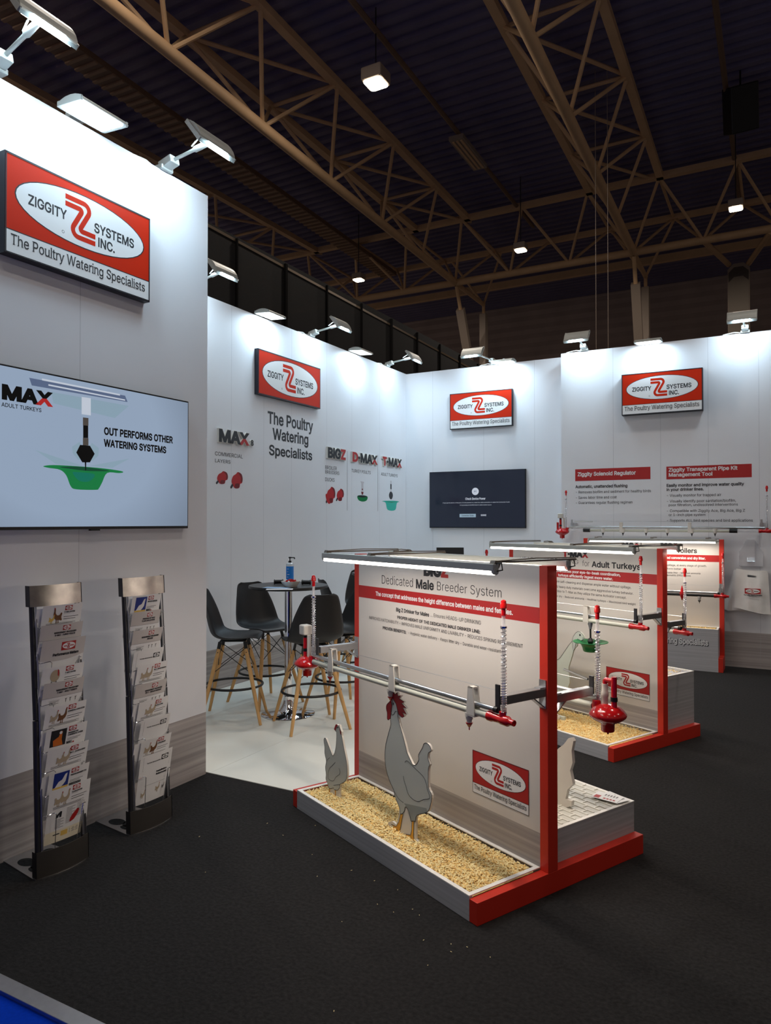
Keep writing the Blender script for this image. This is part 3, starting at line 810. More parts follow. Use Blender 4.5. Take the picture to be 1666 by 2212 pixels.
A.poly(P((1461, 1732), (1470, 1734), (1470, 1820), (1461, 1818)), 9, 1); A.poly(P((1461, 1758), (1470, 1760), (1470, 1800), (1461, 1798)), 0, 2)
A.poly(closed(P((1459, 1820), (1473, 1822), (1481, 1848), (1472, 1876), (1458, 1874), (1450, 1846)), 4), 8, 1)
A.poly(closed(P((1397, 1893), (1430, 1889), (1500, 1890), (1532, 1898), (1512, 1908), (1498, 1962), (1440, 1960), (1424, 1905)), 4), 7, 1); A.poly(P((1415, 1896), (1520, 1899), (1470, 1904)), 6, 2)
A.build('lettering', WP, planar((XW2, 0, 0), (0, 1, 0), (1, 0, 0)), wall_middle)
def raised(name, label, t, xl, yt, yb, xr, split, extra=None):
    """letters standing 35 mm off the wall: white block body under the printed face"""
    s0, z1 = S_(*f(xl, yt)); _, z0 = S_(*f(xl, yb)); s1, _ = S_(*f(xr, yb)); d = .022
    g = thing(name, label, 'wall logo', (XW2, s0, z0), RZX, 'raised product logos on the middle wall')
    B = Art(); B.text(t, 0, 0, z1 - z0, INK, 0, x1=s1 - s0, wt=.045, split=split, m2=RED)
    if extra: e0, e1, ch, eh = extra; B.text(ch, e0, 0, eh, INK, 0, x1=e1, wt=.03)
    B.build('logo_face', PR, planar((0, -d, 0), (1, 0, 0), (0, -1, 0)), g)
    mb = MB(); x = 0
    C = Art(); C.text(t, 0, 0, z1 - z0, 0, 0, x1=s1 - s0, wt=.064)
    if extra: C.text(ch, e0, 0, eh, 0, 0, x1=e1, wt=.05)
    for vs, fs, m, l in C.b:
        n = len(vs); mb.add([(p[0], -d + .0005, p[1]) for p in vs] + [(p[0], 0, p[1]) for p in vs], [tuple(q) for q in fs])
        ed = {}
        for q in fs:
            for i in range(len(q)):
                a, b = q[i - 1], q[i]
                if (b, a) in ed: ed.pop((b, a))
                else: ed[(a, b)] = 1
        base = len(mb.v) - 2 * n
        mb.f += [[base + a, base + n + a, base + n + b, base + b] for a, b in ed]; mb.mi += [0] * len(ed); mb.sm += [False] * len(ed)
    mb.build('letter_body', M_whiteplast, g)
w8 = S_(*f(355, 1430))[0] - S_(*f(105, 1420))[0]; w9 = S_(*f(380, 1430))[0] - S_(*f(105, 1420))[0]
raised('raised_logo', 'raised black letters with a half red X and a small 8, on the middle wall', 'MAX', 105, 1332, 1420, 340, {2: 1}, (w8, w9, '8', .055))
raised('raised_logo', 'four raised letters, three black and a red last one, on the middle wall', 'BIGZ', 960, 1475, 1547, 1100, {3: 'full'})
raised('raised_logo', 'raised letters starting with a red D, between the two thin wall lines', 'D·MAX', 1153, 1512, 1577, 1347, {0: 'full', 4: 1})
raised('raised_logo', 'raised letters starting with a red T, nearest the inner wall corner', 'T·MAX', 1392, 1548, 1608, 1538, {0: 'full', 4: 1})

# ------------------------------------------------------------------ text on the right wall
S_ = lambda px, py: (lambda v: (v.x, v.z))(onY(px, py, YR)); f = crop(1190, 660, 3.5)
A = Art()
for x0, x1, z0, z1 in ((-2.365, -1.432, 2.237, 2.391), (-1.246, -.307, 2.228, 2.385)): A.rect(x0, z0, x1, z1, 1, 0)
LN('Ziggity Solenoid Regulator', 203, 1263, 1290, 643, WHT, wt=.026, l=2)
LN('Ziggity Transparent Pipe Kit', 891, 1230, 1256, 1412, WHT, wt=.026, l=2); LN('Management Tool', 891, 1268, 1294, 1224, WHT, wt=.026, l=2)
for t, xl, yt, yb, xr, wt in (('Automatic, unattended flushing', 187, 1360, 1381, 581, .026), ('- Removes biofilm and sediment for healthy birds', 187, 1402, 1421, 759, .006), ('- Saves labor time and cost', 187, 1443, 1462, 499, .006),
    ('- Guarantees regular flushing regimen', 187, 1482, 1501, 620, .006), ('Easily monitor and improve water quality', 875, 1350, 1371, 1462, .026), ('in your drinker lines.', 875, 1382, 1402, 1158, .026),
    ('- Visually monitor for trapped air', 875, 1427, 1446, 1290, .006), ('- Visually identify poor sanitation/biofilm,', 875, 1470, 1489, 1403, .006), ('poor filtration, undissolved interventions', 891, 1499, 1517, 1417, .006),
    ('- Compatible with Ziggity Ace, Big Ace, Big Z', 875, 1543, 1562, 1470, .006), ('or 1-inch pipe system', 891, 1573, 1591, 1172, .006), ('- Supports ALL bird species and bird applications', 875, 1615, 1634, 1530, .006)):
    LN(t, xl, yt, yb, xr, wt=wt)
A.build('lettering', PR, planar((0, YR, 0), (1, 0, 0), (0, -1, 0)), wall_right)

# ------------------------------------------------------------------ display stands
class Frame:
    """a stand's own axes: u along the panel, v away from its front edge"""
    def __init__(s, o, rz): s.o = Vector(o); s.rz = rz; s.U = Vector((math.cos(rz), math.sin(rz), 0)); s.V = Vector((-math.sin(rz), math.cos(rz), 0))
    def w(s, u, v, z=0.0): return s.o + s.U * u + s.V * v + Vector((0, 0, z))
    def on(s, v): 
        def S(px, py):
            d = onplane(px, py, s.V, s.V.dot(s.o) + v) - s.o; return (d.dot(s.U), d.z)
        return S
TH = -0.44631
FB = Frame((-1.136, 2.883, 0), TH)      # front stand
FT = Frame((-1.056, 5.299, 0), TH)      # second stand
FM = Frame((-.594, 9.035, 0), 0.0)      # third stand, against the right wall
SW = 1.61
def display(F, label, depth, pv0, pv1, back_h, front_h=.104, flat=False):
    t = thing('display_stand', label, 'display stand', F.o, F.rz, 'red framed display stands')
    for u in (-.05, -SW):
        e = MB().box((u, 0, 0), (u + .05, depth, .097 if not flat else .16)).build('base_plank', M_red, t, bevel=.002)
        MB().box((u, pv0, .097 if not flat else .16), (u + .05, pv1, 1.5)).build('post', M_red, t, bevel=.002)
    ub, ue = -SW + .05, -.05
    mb = MB(); mb.box((ub, pv0 + .001, .05), (ue, pv1 - .001, .264), 1); mb.box((ub, pv0 + .001, .264), (ue, pv1 - .001, 1.495), 0)
    pan = mb.build('panel', [M_panel, M_grain], t)
    mb = MB(); mb.box((ub, 0, 0), (ue, .018, front_h)); 
    if flat: mb.box((ue - .018, .018, 0), (ue, pv0, front_h))
    kick = mb.build('kick_board', M_kick, t)
    mb = MB(); zr = front_h
    for lo, hi in (((ub, 0), (ue, .022)), ((ue - .022, .022), (ue, pv0)), ((ub, .022), (ub + .022, pv0)), ((ub + .022, pv0 - .02), (ue - .022, pv0))): mb.box((lo[0], lo[1], zr), (hi[0], hi[1], zr + .005))
    mb.box((ub + .02, .02, zr - .06), (ue - .02, pv0 - .01, zr - .05)); mb.build('tray_rim', M_rim, t)
    if back_h:
        mb = MB(); mb.box((ub + .002, pv1, 0), (ue - .002, depth - .004, back_h)); mb.build('plinth', M_kick, t)
        mb = MB()
        for lo, hi in (((ub, depth - .022), (ue - .001, depth - .002)), ((ue - .022, pv1), (ue - .001, depth - .022)), ((ub, pv1), (ub + .022, depth - .022))): mb.box((lo[0], lo[1], back_h), (hi[0], hi[1], back_h + .004))
        mb.build('plinth_rim', M_rim, t)
    return t, pan
def shavings(label, F, u0, u1, v0, v1, z, n, seed):
    rnd = random.Random(seed); mb = MB(); nx, ny = 60, 16
    hs = [[z + .008 * math.sin(i * .7 + seed) * math.sin(j * .9) + rnd.uniform(-.003, .004) for j in range(ny + 1)] for i in range(nx + 1)]
    for i in range(nx + 1):
        for j in range(ny + 1):
            if i in (0, nx) or j in (0, ny): hs[i][j] = z - .006
    mb.add([(u0 + (u1 - u0) * i / nx, v0 + (v1 - v0) * j / ny, hs[i][j]) for i in range(nx + 1) for j in range(ny + 1)],
           [(i * (ny + 1) + j, (i + 1) * (ny + 1) + j, (i + 1) * (ny + 1) + j + 1, i * (ny + 1) + j + 1) for i in range(nx) for j in range(ny)], 0, True)
    for k in range(n):
        u, v = rnd.uniform(u0 + .012, u1 - .012), rnd.uniform(v0 + .012, v1 - .012); a = rnd.uniform(0, PI); L = rnd.uniform(.003, .009); w = rnd.uniform(.0015, .004)
        c, s_ = math.cos(a), math.sin(a); zz = z + rnd.uniform(0, .012); t1 = rnd.uniform(-.004, .006); t2 = rnd.uniform(-.004, .006)
        P = [(-L, -w, t1), (0, -w, .003), (L, -w, t2), (L, w, t2 + .002), (0, w, .004), (-L, w, t1 + .002)]
        mb.add([(u + x * c - y * s_, v + x * s_ + y * c, zz + h) for x, y, h in P], [(0, 1, 4, 5), (1, 2, 3, 4)], rnd.choice((0, 1, 1)))
    o = mb.build('wood_shavings', [M_shav, M_shav2], None, F.o, F.rz, auto=False)
    return tag(o, label, 'wood shavings', kind='stuff')
dsB, panB = display(FB, 'nearest red framed display stand, its panel about the male breeder system', 1.157, .44, .505, .25)
dsT, panT = display(FT, 'second red framed display stand, its panel about adult turkeys', 1.10, .60, .66, .505)
dsM, panM = display(FM, 'far red framed display stand for broilers, standing against the right wall', .30, .215, .275, 0, .48, True)
shavings('pale wood shavings in the tray of the nearest display stand', FB, -1.54, -.072, .022, .42, .090, 16000, 1)
shavings('pale wood shavings in the low tray of the adult turkey display', FT, -1.54, -.072, .022, .58, .090, 8000, 2)
shavings('pale wood shavings on top of the tall back plinth of the turkey display', FT, -1.54, -.075, .67, 1.075, .498, 1800, 3)
shavings('pale wood shavings in the high box of the far broiler display', FM, -1.54, -.072, .022, .195, .468, 1000, 4)
# slatted white floor on the near stand's plinth
mb = MB(); r0 = 0
for j in range(13):
    v = .53 + j * .047; off = .04 if j % 2 else 0
    mb.box((-1.54, v - .005, .252), (-.075, v + .005, .256))
    for i in range(19):
        u = -1.52 + off + i * .078
        if u < -.08: mb.box((u - .005, v + .005, .252), (u + .005, v + .042, .256))
mb.box((-1.545, .515, .250), (-.075, 1.135, .2525), 1)
fl = mb.build('slatted_mat', [mat('mat_white', (222, 220, 210), .45), M_tile], None, FB.o, FB.rz); tag(fl, 'white plastic slatted floor mat lying on the plinth of the nearest display', 'floor mat')

# panel print
def panel_print(F, pan, v, fn):
    global A, S_
    A = Art(); S_ = F.on(v); fn()
    A.build('panel_lettering', PR + [M_panel], planar((0, v + .001, 0), (1, 0, 0), (0, -1, 0)), pan)
def panel_logo(F, pan, v, a, b):
    L = Art(); L.logo(a[0], b[1], b[0] - a[0], a[1] - b[1], RED, WHT, INK, 1)
    L.build('printed_logo', PR, planar((0, v + .001, 0), (1, 0, 0), (0, -1, 0)), pan)
def pB():
    global f
    f = crop(620, 1150, 2.687)
    A.rect(-1.56, 1.229, -.05, 1.304, RED, 0)
    zb = S_(620 + 793 / 2.687, 1150 + 246 / 2.687)
    s1 = S_(620 + 935 / 2.687, 1150 + 258 / 2.687)[0]
    A.text('BIGZ', zb[0], zb[1], .058, INK, 1, x1=s1, wt=.055, split={3: 'full'}, m2=RED)
    LN('Dedicated', 547, 247, 297, 735, wt=-.008); LN('Male', 747, 273, 322, 853, wt=.028); LN('Breeder System', 867, 284, 335, 1250, wt=-.008)
    LN('The concept that addresses the height difference between males and females.', 515, 343, 366, 1312, WHT, wt=.024, l=2)
    LN('Big Z Drinker for Males', 633, 437, 457, 826, wt=.024); LN('... Ensures HEADS-UP DRINKING', 832, 467, 488, 1127, wt=0)
    LN('PROPER HEIGHT OF THE DEDICATED MALE DRINKER LINE:', 640, 484, 500, 1122, wt=.026)
    LN('IMPROVES HATCHABILITY - IMPROVES MALE UNIFORMITY AND LIVABILITY - REDUCES SPIKING REQUIREMENT', 477, 485, 502, 1370, wt=0)
    LN('PROVEN BENEFITS:', 556, 545, 561, 693, wt=.028); LN('- Hygienic water delivery - Keeps litter dry - Durable and wear-resistant', 703, 573, 590, 1243, wt=0)
    a = S_(1021.4, 1619); b = S_(1143, 1763.3); panel_logo(FB, panB, .44, a, b)
panel_print(FB, panB, .44, pB)
def pT():
    global f
    f = crop(1040, 1120, 2.6613)
    A.rect(-1.56, 1.222, -.05, 1.301, RED, 0)
    LN('T·MAX', 468, 187, 217, 612, wt=.055, split={0: 'full', 4: 1}, m2=RED)
    LN('HEADS-UP DRINKING', 220, 219, 243, 560, wt=-.008); LN('for', 580, 240, 274, 622, wt=-.008); LN('Adult Turkeys', 635, 247, 278, 918, wt=.024)
    LN('overcomes poor eye-to-beak coordination,', 430, 292, 306, 801, WHT, wt=.026, l=2); LN('turkeys efficiently ingest more water.', 442, 317, 331, 757, WHT, wt=.026, l=2)
    LN('are self-cleaning and dispense ample water without spillage.', 429, 354, 367, 863, wt=.002); LN('& heavy duty materials overcome aggressive turkey behavior.', 432, 384, 397, 875, wt=.002)
    LN('D-Max to T-Max as they utilize the same Activator concept.', 417, 408, 421, 835, wt=.002); LN('litter dry - Reduced ammonia - Healthier turkeys - Maximized bird weight', 417, 438, 449, 888, wt=.002)
    a = S_(1310, 1439); b = S_(1404, 1516); panel_logo(FT, panT, .60, a, b)
panel_print(FT, panT, .60, pT)
def pM():
    global f
    f = crop(1040, 1120, 2.6613)
    A.rect(-1.56, 1.238, -.05, 1.316, RED, 0)
    LN('MAX', 807, 135, 153, 908, wt=.055, split={2: 1}, m2=RED); LN('3', 912, 140, 152, 924, wt=.03)
    LN('MAX', 1030, 138, 157, 1132, wt=.055, split={2: 1}, m2=RED); LN('6', 1137, 144, 157, 1153, wt=.03)
    LN('for', 1062, 173, 194, 1094, wt=-.004); LN('Broilers', 1105, 171, 196, 1241, wt=.024)
    LN('feed conversion and dry litter.', 1052, 218, 231, 1290, WHT, wt=.026, l=2)
    LN('without spillage, at every stage of growth.', 1010, 260, 271, 1297, wt=.002); LN('perform better', 1045, 282, 292, 1150, wt=.002)
    LN('dry friable litter - Minimum ammonia', 1040, 305, 314, 1261, wt=.004); LN('dermatitis (FPD) scores', 1060, 320, 329, 1205, wt=.004)
panel_print(FM, panM, .215, pM)
A = Art(); S_ = FM.on(0); f = crop(1040, 1120, 2.6613)
a0 = S_(*f(1067, 713)); a1 = S_(*f(1305, 720)); a2 = S_(*f(1067, 688))
tw = (a1[0] - a0[0]) / .47
A.text('The Poultry Watering Specialists', a1[0] - tw + .006, a0[1] - .006, .062, INK, 0, x1=a1[0] + .006, wt=.045); A.text('The Poultry Watering Specialists', a1[0] - tw, a0[1], .062, WHT, 1, x1=a1[0], wt=.028)
A.build('box_lettering', PR, planar((0, 0, 0), (1, 0, 0), (0, -1, 0)), [c for c in dsM.children if c.name.startswith('kick')][0])

# ------------------------------------------------------------------ light bars over the stands
def light_bar(F, label, u0, u1, v, z, arms, vb, face=(0, -.1, -1), back=None):
    t = thing('light_bar', label, 'lamp', F.w(0, 0), F.rz, 'light bars over the display stands')
    MB().box((u0, v - .017, z), (u1, v + .017, z + .03)).build('housing', M_lampgrey, t, bevel=.003)
    MB().tube([(u0 + .01, v, z - .006), (u1 - .012, v, z - .006)], .013, 10).build('tube', M_tube, t)
    for u in (u0, u1 - .014): MB().cyl((u, v, z - .002), (u + .016, v, z - .002),   .0145, n=12).build('end_cap', M_lampgrey, t)
    for u in arms:
        a = MB(); a.bar((u - .012, v, z + .036), (u + .012, vb, z + .036),   .010, .007); a.bar((u - .012, v - .005, z + .036), (u - .012, v + .025, z + .02), .03, .02)
        a.tube([(u - .01, v, z + .04), (u, v + (vb - v) * .5, z + .047), (u + .01, vb, z + .043)], .003, 6)
        a.build('arm', M_armsteel, t)
    MB().tube([(u1 - .02, v, z + .03), (u1 + .022, v + .01, z + .034), (u1 + .026, v + .012, z + .005), (u1 + .005, v, z - .0)], .0035, 6).build('cable', M_black, t)
    for k in range(2):
        uu = u0 + (u1 - u0) * (.25 + .5 * k)
        lamp('tube_light', (uu, v, z - .022), (u1 - u0) / 2, TUBE_W, (1.0, .87, .75), face, .026, parent=t)
light_bar(FB, 'light bar hung out before the panel of the nearest display stand', -1.335, .065, .05, 1.495, (-1.30, -.86, .06), .55)
light_bar(FB, 'light bar on the rear side of the nearest display stand, its end beyond the post', -1.40, .015, .57, 1.492, (-1.2,), .44, (0, -.1, -1))
light_bar(FT, 'light bar hung out before the panel of the adult turkey display', -1.27, .16, .03, 1.495, (-1.25, -.38, .14), .62)
light_bar(FT, 'light bar on the rear side of the adult turkey display', -1.40, .06, .72, 1.488, (-1.2,), .61, (0, -.1, -1))
light_bar(FM, 'light bar over the front of the far broiler display', -1.50, -.06, .02, 1.478, (-1.4, -.75, -.15), .24)

# ------------------------------------------------------------------ drinker lines
def spring_set(t, u, v, z0, z1, zt, r=.0125, turns=30, m=None):
    """clear breather tube with a wire coil and a red cap"""
    tb = MB().cyl((u, v, z0), (u, v, zt - .055), .0085, n=12).build('breather_tube', M_clear, t)
    mb = MB(); pts = []; N = turns * 10
    for i in range(N + 1):
        q = i / N; h = (q * .55 + .45 * q * q); a = 2 * PI * turns * q
        pts.append((u + r * math.cos(a), v + r * math.sin(a), z0 + (z1 - z0) * h))
    mb.tube(pts, .0016, 5); mb.build('spring', M_chrome, tb)
    MB().lathe([(.0001, .0), (.010, 0), (.010, .028), (.0145, .032), (.0145, .05), (.012, .054), (.012, .062), (.008, .066), (.0001, .068)], (u, v, zt - .066)).build('breather_cap', M_redplast, tb)
    MB().lathe([(.0001, 0), (.0145, 0), (.0145, .008), (.0001, .009)], (u, v, z1 - .004), n=14).build('collar', M_chrome, tb)
def tee(t, u0, u1, v, z, r=.022):
    mb = MB()
    mb.lathe([(.0001, 0), (r, 0), (r, .025), (r * .86, .03), (r * .86, .075), (r * .98, .082), (r * 1.02, .12), (r * .8, .128), (r * .62, .134), (r * .62, .155), (r * .45, .156), (r * .4, .150), (.0001, .150)], (u0, v, z), (1, 0, 0), 20)
    mb.lathe([(.0001, 0), (.016, 0), (.016, .03), (.0001, .031)], (u0 + (u1 - u0) * .56, v, z + .006), n=16)
    return mb.build('end_fitting', M_redplast, t)
def regulator(t, u, v, z, kind, sgn, r=.082):
    mb = MB(); k = r / .082
    mb.lathe([(.0001, -.088), (.004, -.086), (.004, -.074), (.026, -.074), (.029, -.07), (.029, -.042), (.034, -.036), (.062, -.022), (.078, -.01), (.082, -.002), (.081, .006), (.070, .022), (.052, .036), (.034, .044), (.022, .047), (.0001, .048)], (0, 0, 0), n=36)
    mb.v = [(p[0] * k + u, p[1] * k + v, p[2] * k + z) for p in mb.v]
    g = mb.build('regulator', M_redplast, t)
    MB().lathe([(.0001, 0), (.021, 0), (.021, .055), (.016, .058), (.0001, .058)], (u - sgn * r * .75, v, z)).build('inlet_socket', M_redplast, g)
    if kind == 'box':
        m = MB(); uu = u + sgn * .022
        m.lathe([(.0001, 0), (.015, 0), (.015, .125), (.0001, .126)], (uu, v, z + .035), n=18); m.build('riser_pipe', M_redplast, g)
        MB().lathe([(.0001, 0), (.0165, 0), (.0165, .018), (.0001, .018)], (uu, v, z + .075), n=18).build('black_band', M_black, g)
        MB().lathe([(.0001, 0), (.014, 0), (.014, .02), (.0001, .02)], (uu, v, z + .158), n=18).build('black_collar', M_black, g)
        MB().box((uu - .032, v - .03, z + .178), (uu + .034, v + .03, z + .24)).build('solenoid_box', M_whiteplast, g, bevel=.008)
        MB().cyl((u - sgn * .022, v, z + .04), (u - sgn * .022, v, z + .18), .012).build('white_pipe', M_whiteplast, g)
    else:
        m = MB(); uu = u + sgn * .036
        m.cyl((uu, v, z + .03), (uu, v, z + .185), .0135, n=16); m.tube([(uu, v, z + .165), (u - sgn * .012, v, z + .165), (u - sgn * .016, v, z + .16), (u - sgn * .016, v, z + .14)], .011, 12)
        m.build('riser_pipe', M_redplast, g)
        MB().lathe([(.0001, 0), (.0165, 0), (.0165, .02), (.0001, .02)], (uu, v, z + .07), n=18).build('black_band', M_black, g)
        MB().lathe([(.0001, 0), (.015, 0), (.015, .035), (.0175, .04), (.0175, .06), (.0145, .065), (.0145, .10), (.0001, .10)], (u - sgn * .016, v, z + .045), n=18).build('white_pipe', M_whiteplast, g)
    return g
def drinker_line(F, label, u0, u1, v, zc, zp, pv, za, clips=(), nips=(), right=True, left=None, black=False, wire=True, dish=False, fit=True, zt=1.362, zs=1.245, arm_us=(-.028, -SW + .028), group='watering lines on the display stands'):
    t = thing('drinker_line', label, 'drinker line', F.w(0, 0), F.rz, group)
    MB().cyl((u0, v, zc), (u1 + .03, v, zc), .012, n=14).build('steel_conduit', M_galv, t)
    MB().cyl((u0, v, zp), (u1, v, zp), .0165, n=16).build('water_pipe', M_black if black else M_pvc, t)
    s = 1 if pv > v else -1
    for u in arm_us:
        a = MB(); 
        a.box((u - .02, min(pv, v + .012 * s), za - .02), (u + .02, max(pv, v + .012 * s), za + .02)); 
        b = a.build('arm', M_alu, t, bevel=.003)
        m = MB(); m.box((u - .02, min(pv - .006 * s, pv), za - .075), (u + .02, max(pv - .006 * s, pv), za + .055)); m.bar((u, pv - .005 * s, za - .07), (u, pv - .075 * s, za - .02), .03, .006); m.box((u - .018, min(pv - .04 * s, pv), za + .02), (u + .018, max(pv - .04 * s, pv), za + .024))
        m.build('bracket', M_alu, b)
        MB().box((u - .012, v - .004, zc - .01), (u + .012, v + .004, za + .07)).build('hanger_plate', M_darkmetal if not black else M_galv, b)
    for u in clips:
        m = MB()
        P = [(-.026, -.055), (.026, -.055), (.024, .0), (.015, .075), (-.015, .075), (-.024, .0)]
        for dv in (-.02, .014): m.add([(u + x, v + dv, zc + z) for x, z in P] + [(u + x, v + dv + .006, zc + z) for x, z in P], [tuple(range(6)), tuple(range(11, 5, -1))] + [(i, 6 + i, 6 + (i + 1) % 6, (i + 1) % 6) for i in range(6)])
        m.box((u - .015, v - .02, zc + .068), (u + .015, v + .02, zc + .075)); m.box((u - .026, v - .02, zc - .058), (u + .026, v + .02, zc - .052))
        m.build('hanger_clip', M_whiteplast, t)
    for u in nips:
        m = MB(); m.lathe([(.0001, 0), (.0125, 0), (.0125, .016), (.0165, .018), (.0165, .03), (.021, .032), (.021, .05), (.0001, .05)], (u, v, zp - .062), n=14)
        nb = m.build('nipple', M_whiteplast if not dish else M_galv, t)
        if not dish:
            MB().lathe([(.0001, -.032), (.0025, -.031), (.003, -.018), (.006, -.016), (.015, -.002), (.0165, 0), (.0165, .004), (.0001, .004)], (u, v, zp - .062), n=14).build('nipple_tip', M_redplast if not black else M_darkmetal, nb)
        else:
            MB().lathe([(.0001, -.14), (.012, -.138), (.02, -.122), (.024, -.108), (.012, -.085), (.007, -.084), (.007, 0), (.0001, 0)], (u, v, zp - .05), n=16).build('pendulum', M_black, nb)
            MB().cyl((u, v, zp - .235), (u, v, zp - .185), .002, n=6).build('pin', M_chrome, nb)
            MB().lathe([(.0001, -.075), (.05, -.075), (.056, -.07), (.062, -.045), (.075, -.018), (.095, -.006), (.135, .0), (.135, .004), (.094, -.001), (.07, -.015), (.055, -.045), (.05, -.068), (.0001, -.068)], (u, v, zp - .165), n=36).build('cup', M_green, nb)
    if wire: MB().cyl((u0 + .05, v, zc + .075), (arm_us[0], v, za + .045), .0012, n=5).build('wire', M_galv, t)
    if fit:
        tee(t, u1 - .01, u1 + .145, v, zp); spring_set(t, u1 + .083, v, zp + .03, zs, zt)
        MB().tube([(u1 + .028, v, zc), (u1 + .05, v, zc)], .0145, 12).build('conduit_cap', M_black, t)
    return t
ZCb, ZPb = .879, .843
t = drinker_line(FB, 'drinker line before the nearest panel, running over the rooster cutout, with a red regulator', -1.62, -.075, .15, ZCb, ZPb, .44, .920, (-.185, -.79, -1.40), (-.212, -.822, -1.432))
regulator(t, -1.705, .15, .818, 'box', -1); spring_set(t, -1.628, .15, .875, 1.24, 1.372)
t = drinker_line(FB, 'drinker line behind the nearest panel, ending in a round red regulator beyond the post', -1.60, -.02, .785, .853, .807, .505, .880, (-.9,), (-.6, -1.2), fit=False, wire=True)
regulator(t, .067, .785, .782, 'elbow', 1, .088); spring_set(t, .008, .785, .83, 1.17, 1.297)
MB().tube([(-.20, .785, .955), (-.05, .785, .93)], .006, 8).build('wire_spring', M_galv, t)
t = drinker_line(FT, 'drinker line with a green cup before the adult turkey panel', -1.62, -.065, .30, .970, .930, .60, .995, (-.47, -1.35), (-.437,), dish=True, zt=1.453, zs=1.32)
spring_set(t, -1.6, .30, .96, 1.30, 1.45)
drinker_line(FT, 'drinker line behind the adult turkey display, its red end beyond the post', -1.55, -.10, .92, .865, .832, .66, .915, (-.9,), (-.5, -1.1), zt=1.339, zs=1.225)
t = drinker_line(FM, 'black drinker line with a red cone clip before the broiler panel', -1.50, -.085, .065, .892, .858, .215, .93, (), (-.25, -.7), black=True, zt=1.352, zs=1.24)
MB().lathe([(.0001, -.085), (.006, -.08), (.012, -.06), (.026, -.03), (.028, .0), (.02, .02), (.012, .05), (.004, .085), (.0001, .09)], (-.436, .065, .875), n=16).build('cone_clip', M_redplast, t)
# long line on the right wall
FR_ = Frame((0, 9.3, 0), 0.0)
t = thing('drinker_line', 'long drinker line with transparent pipe sections fixed along the right wall', 'drinker line', (0, 9.3, 0), 0, 'watering lines on the display stands')
MB().cyl((-2.40, 0, 1.642), (-.17, 0, 1.634), .013, n=12).build('steel_conduit', M_galv, t)
MB().cyl((-2.14, 0, 1.60), (-.53, 0, 1.597), .016, n=12).build('water_pipe', M_pvc, t)
for a, b in ((-2.43, -2.21), (-.46, -.19)): MB().cyl((a, 0, 1.60), (b, 0, 1.598), .0155, n=12).build('clear_pipe', M_clear, t)
for x in (-2.175, -.495): MB().cyl((x - .042, 0, 1.60), (x + .042, 0, 1.599), .024, n=14).build('coupling', M_black, t)
for x in (-1.973, -1.731, -1.458, -1.214, -.94, -.689):
    n_ = MB().lathe([(.0001, 0), (.02, 0), (.02, .02), (.026, .022), (.026, .055), (.0001, .055)], (x, 0, 1.57), n=12).build('nipple', M_whiteplast, t)
    MB().lathe([(.0001, -.04), (.004, -.03), (.012, -.004), (.014, 0), (.0001, 0)], (x, 0, 1.57), n=12).build('nipple_tip', M_darkmetal, n_)
for x in (-1.752, -.965): MB().box((x - .02, -.018, 1.575), (x + .02, .018, 1.70)).build('hanger_clip', M_whiteplast, t, bevel=.004)
for x in (-2.36, -.205):
    a = MB().box((x - .02, 0, 1.655), (x + .02, .19, 1.695)).build('arm', M_alu, t)
    MB().box((x - .012, -.006, 1.62), (x + .012, .0, 1.735)).build('hanger_plate', M_galv, a)
MB().cyl((-2.33, 0, 1.715), (-.22, 0, 1.705), .0015, n=5).build('wire', M_galv, t)
MB().tube([(-2.33, 0, 1.712), (-2.10, 0, 1.71)], .008, 8).build('wire_spring', M_galv, t)
regulator(t, -2.487, 0, 1.575, 'box', -1, .088); spring_set(t, -2.437, 0, 1.62, 2.0, 2.11)
MB().cyl((-2.545, 0, 1.60), (-2.545, 0, 1.70), .015, n=12).build('side_pipe', M_redplast, t)
tee(t, -.235, -.08, 0, 1.600); spring_set(t, -.15, 0, 1.62, 2.0, 2.115)

# ------------------------------------------------------------------ cut-out birds
def cutout(F, label, cat, outl, v, S, th=.012, name='bird_cutout', art=None, board=None, foot=None):
    P = [S(*p) for p in outl]; u0 = sum(p[0] for p in P) / len(P); zb = min(p[1] for p in P)
    t = thing(name, label, cat, F.w(u0, v, zb), F.rz, 'flat bird cutouts on the display stands')
    A2 = Art(); A2.poly([(p[0] - u0, p[1] - zb) for p in P], 0, 0)
    vs, fs, _m, _l = A2.b[0]; mb = MB(); n = len(P)
    mb.add([(x, 0, z) for x, z in vs], fs); mb.add([(x, th, z) for x, z in vs], fs)
    Q = [(p[0] - u0, p[1] - zb) for p in P]
    mb.add([(x, 0, z) for x, z in Q] + [(x, th, z) for x, z in Q], [(i, (i + 1) % n, n + (i + 1) % n, n + i) for i in range(n)])
    b = mb.build('board', board or M_birdedge, t)
    if art:
        A3 = Art(); art(A3, lambda pts, fx: [((lambda q: (q[0] - u0, q[1] - zb))(S(*fx(*p)))) for p in pts])
        A3.build('print', [M_bird, M_comb, M_foot, M_ink, mat('bird_shade_' + name, (150, 156, 152), .5)], planar((0, 0, 0), (1, 0, 0), (0, -1, 0)), b)
    if foot: foot(t)
    return t
cA = crop(680, 1550, 5.95); cB = crop(820, 1480, 11.9)
beak = [(262, 235)]
comb = [(330, 270), (322, 225), (362, 180), (410, 240), (462, 180), (482, 280), (560, 265), (512, 345), (645, 430), (572, 465), (703, 600), (600, 570), (705, 760), (592, 690), (642, 800), (590, 835), (500, 750), (470, 640), (430, 480), (365, 370)]
neck_r = [(480, 830), (540, 1060), (610, 1310), (680, 1590), (715, 1750)]
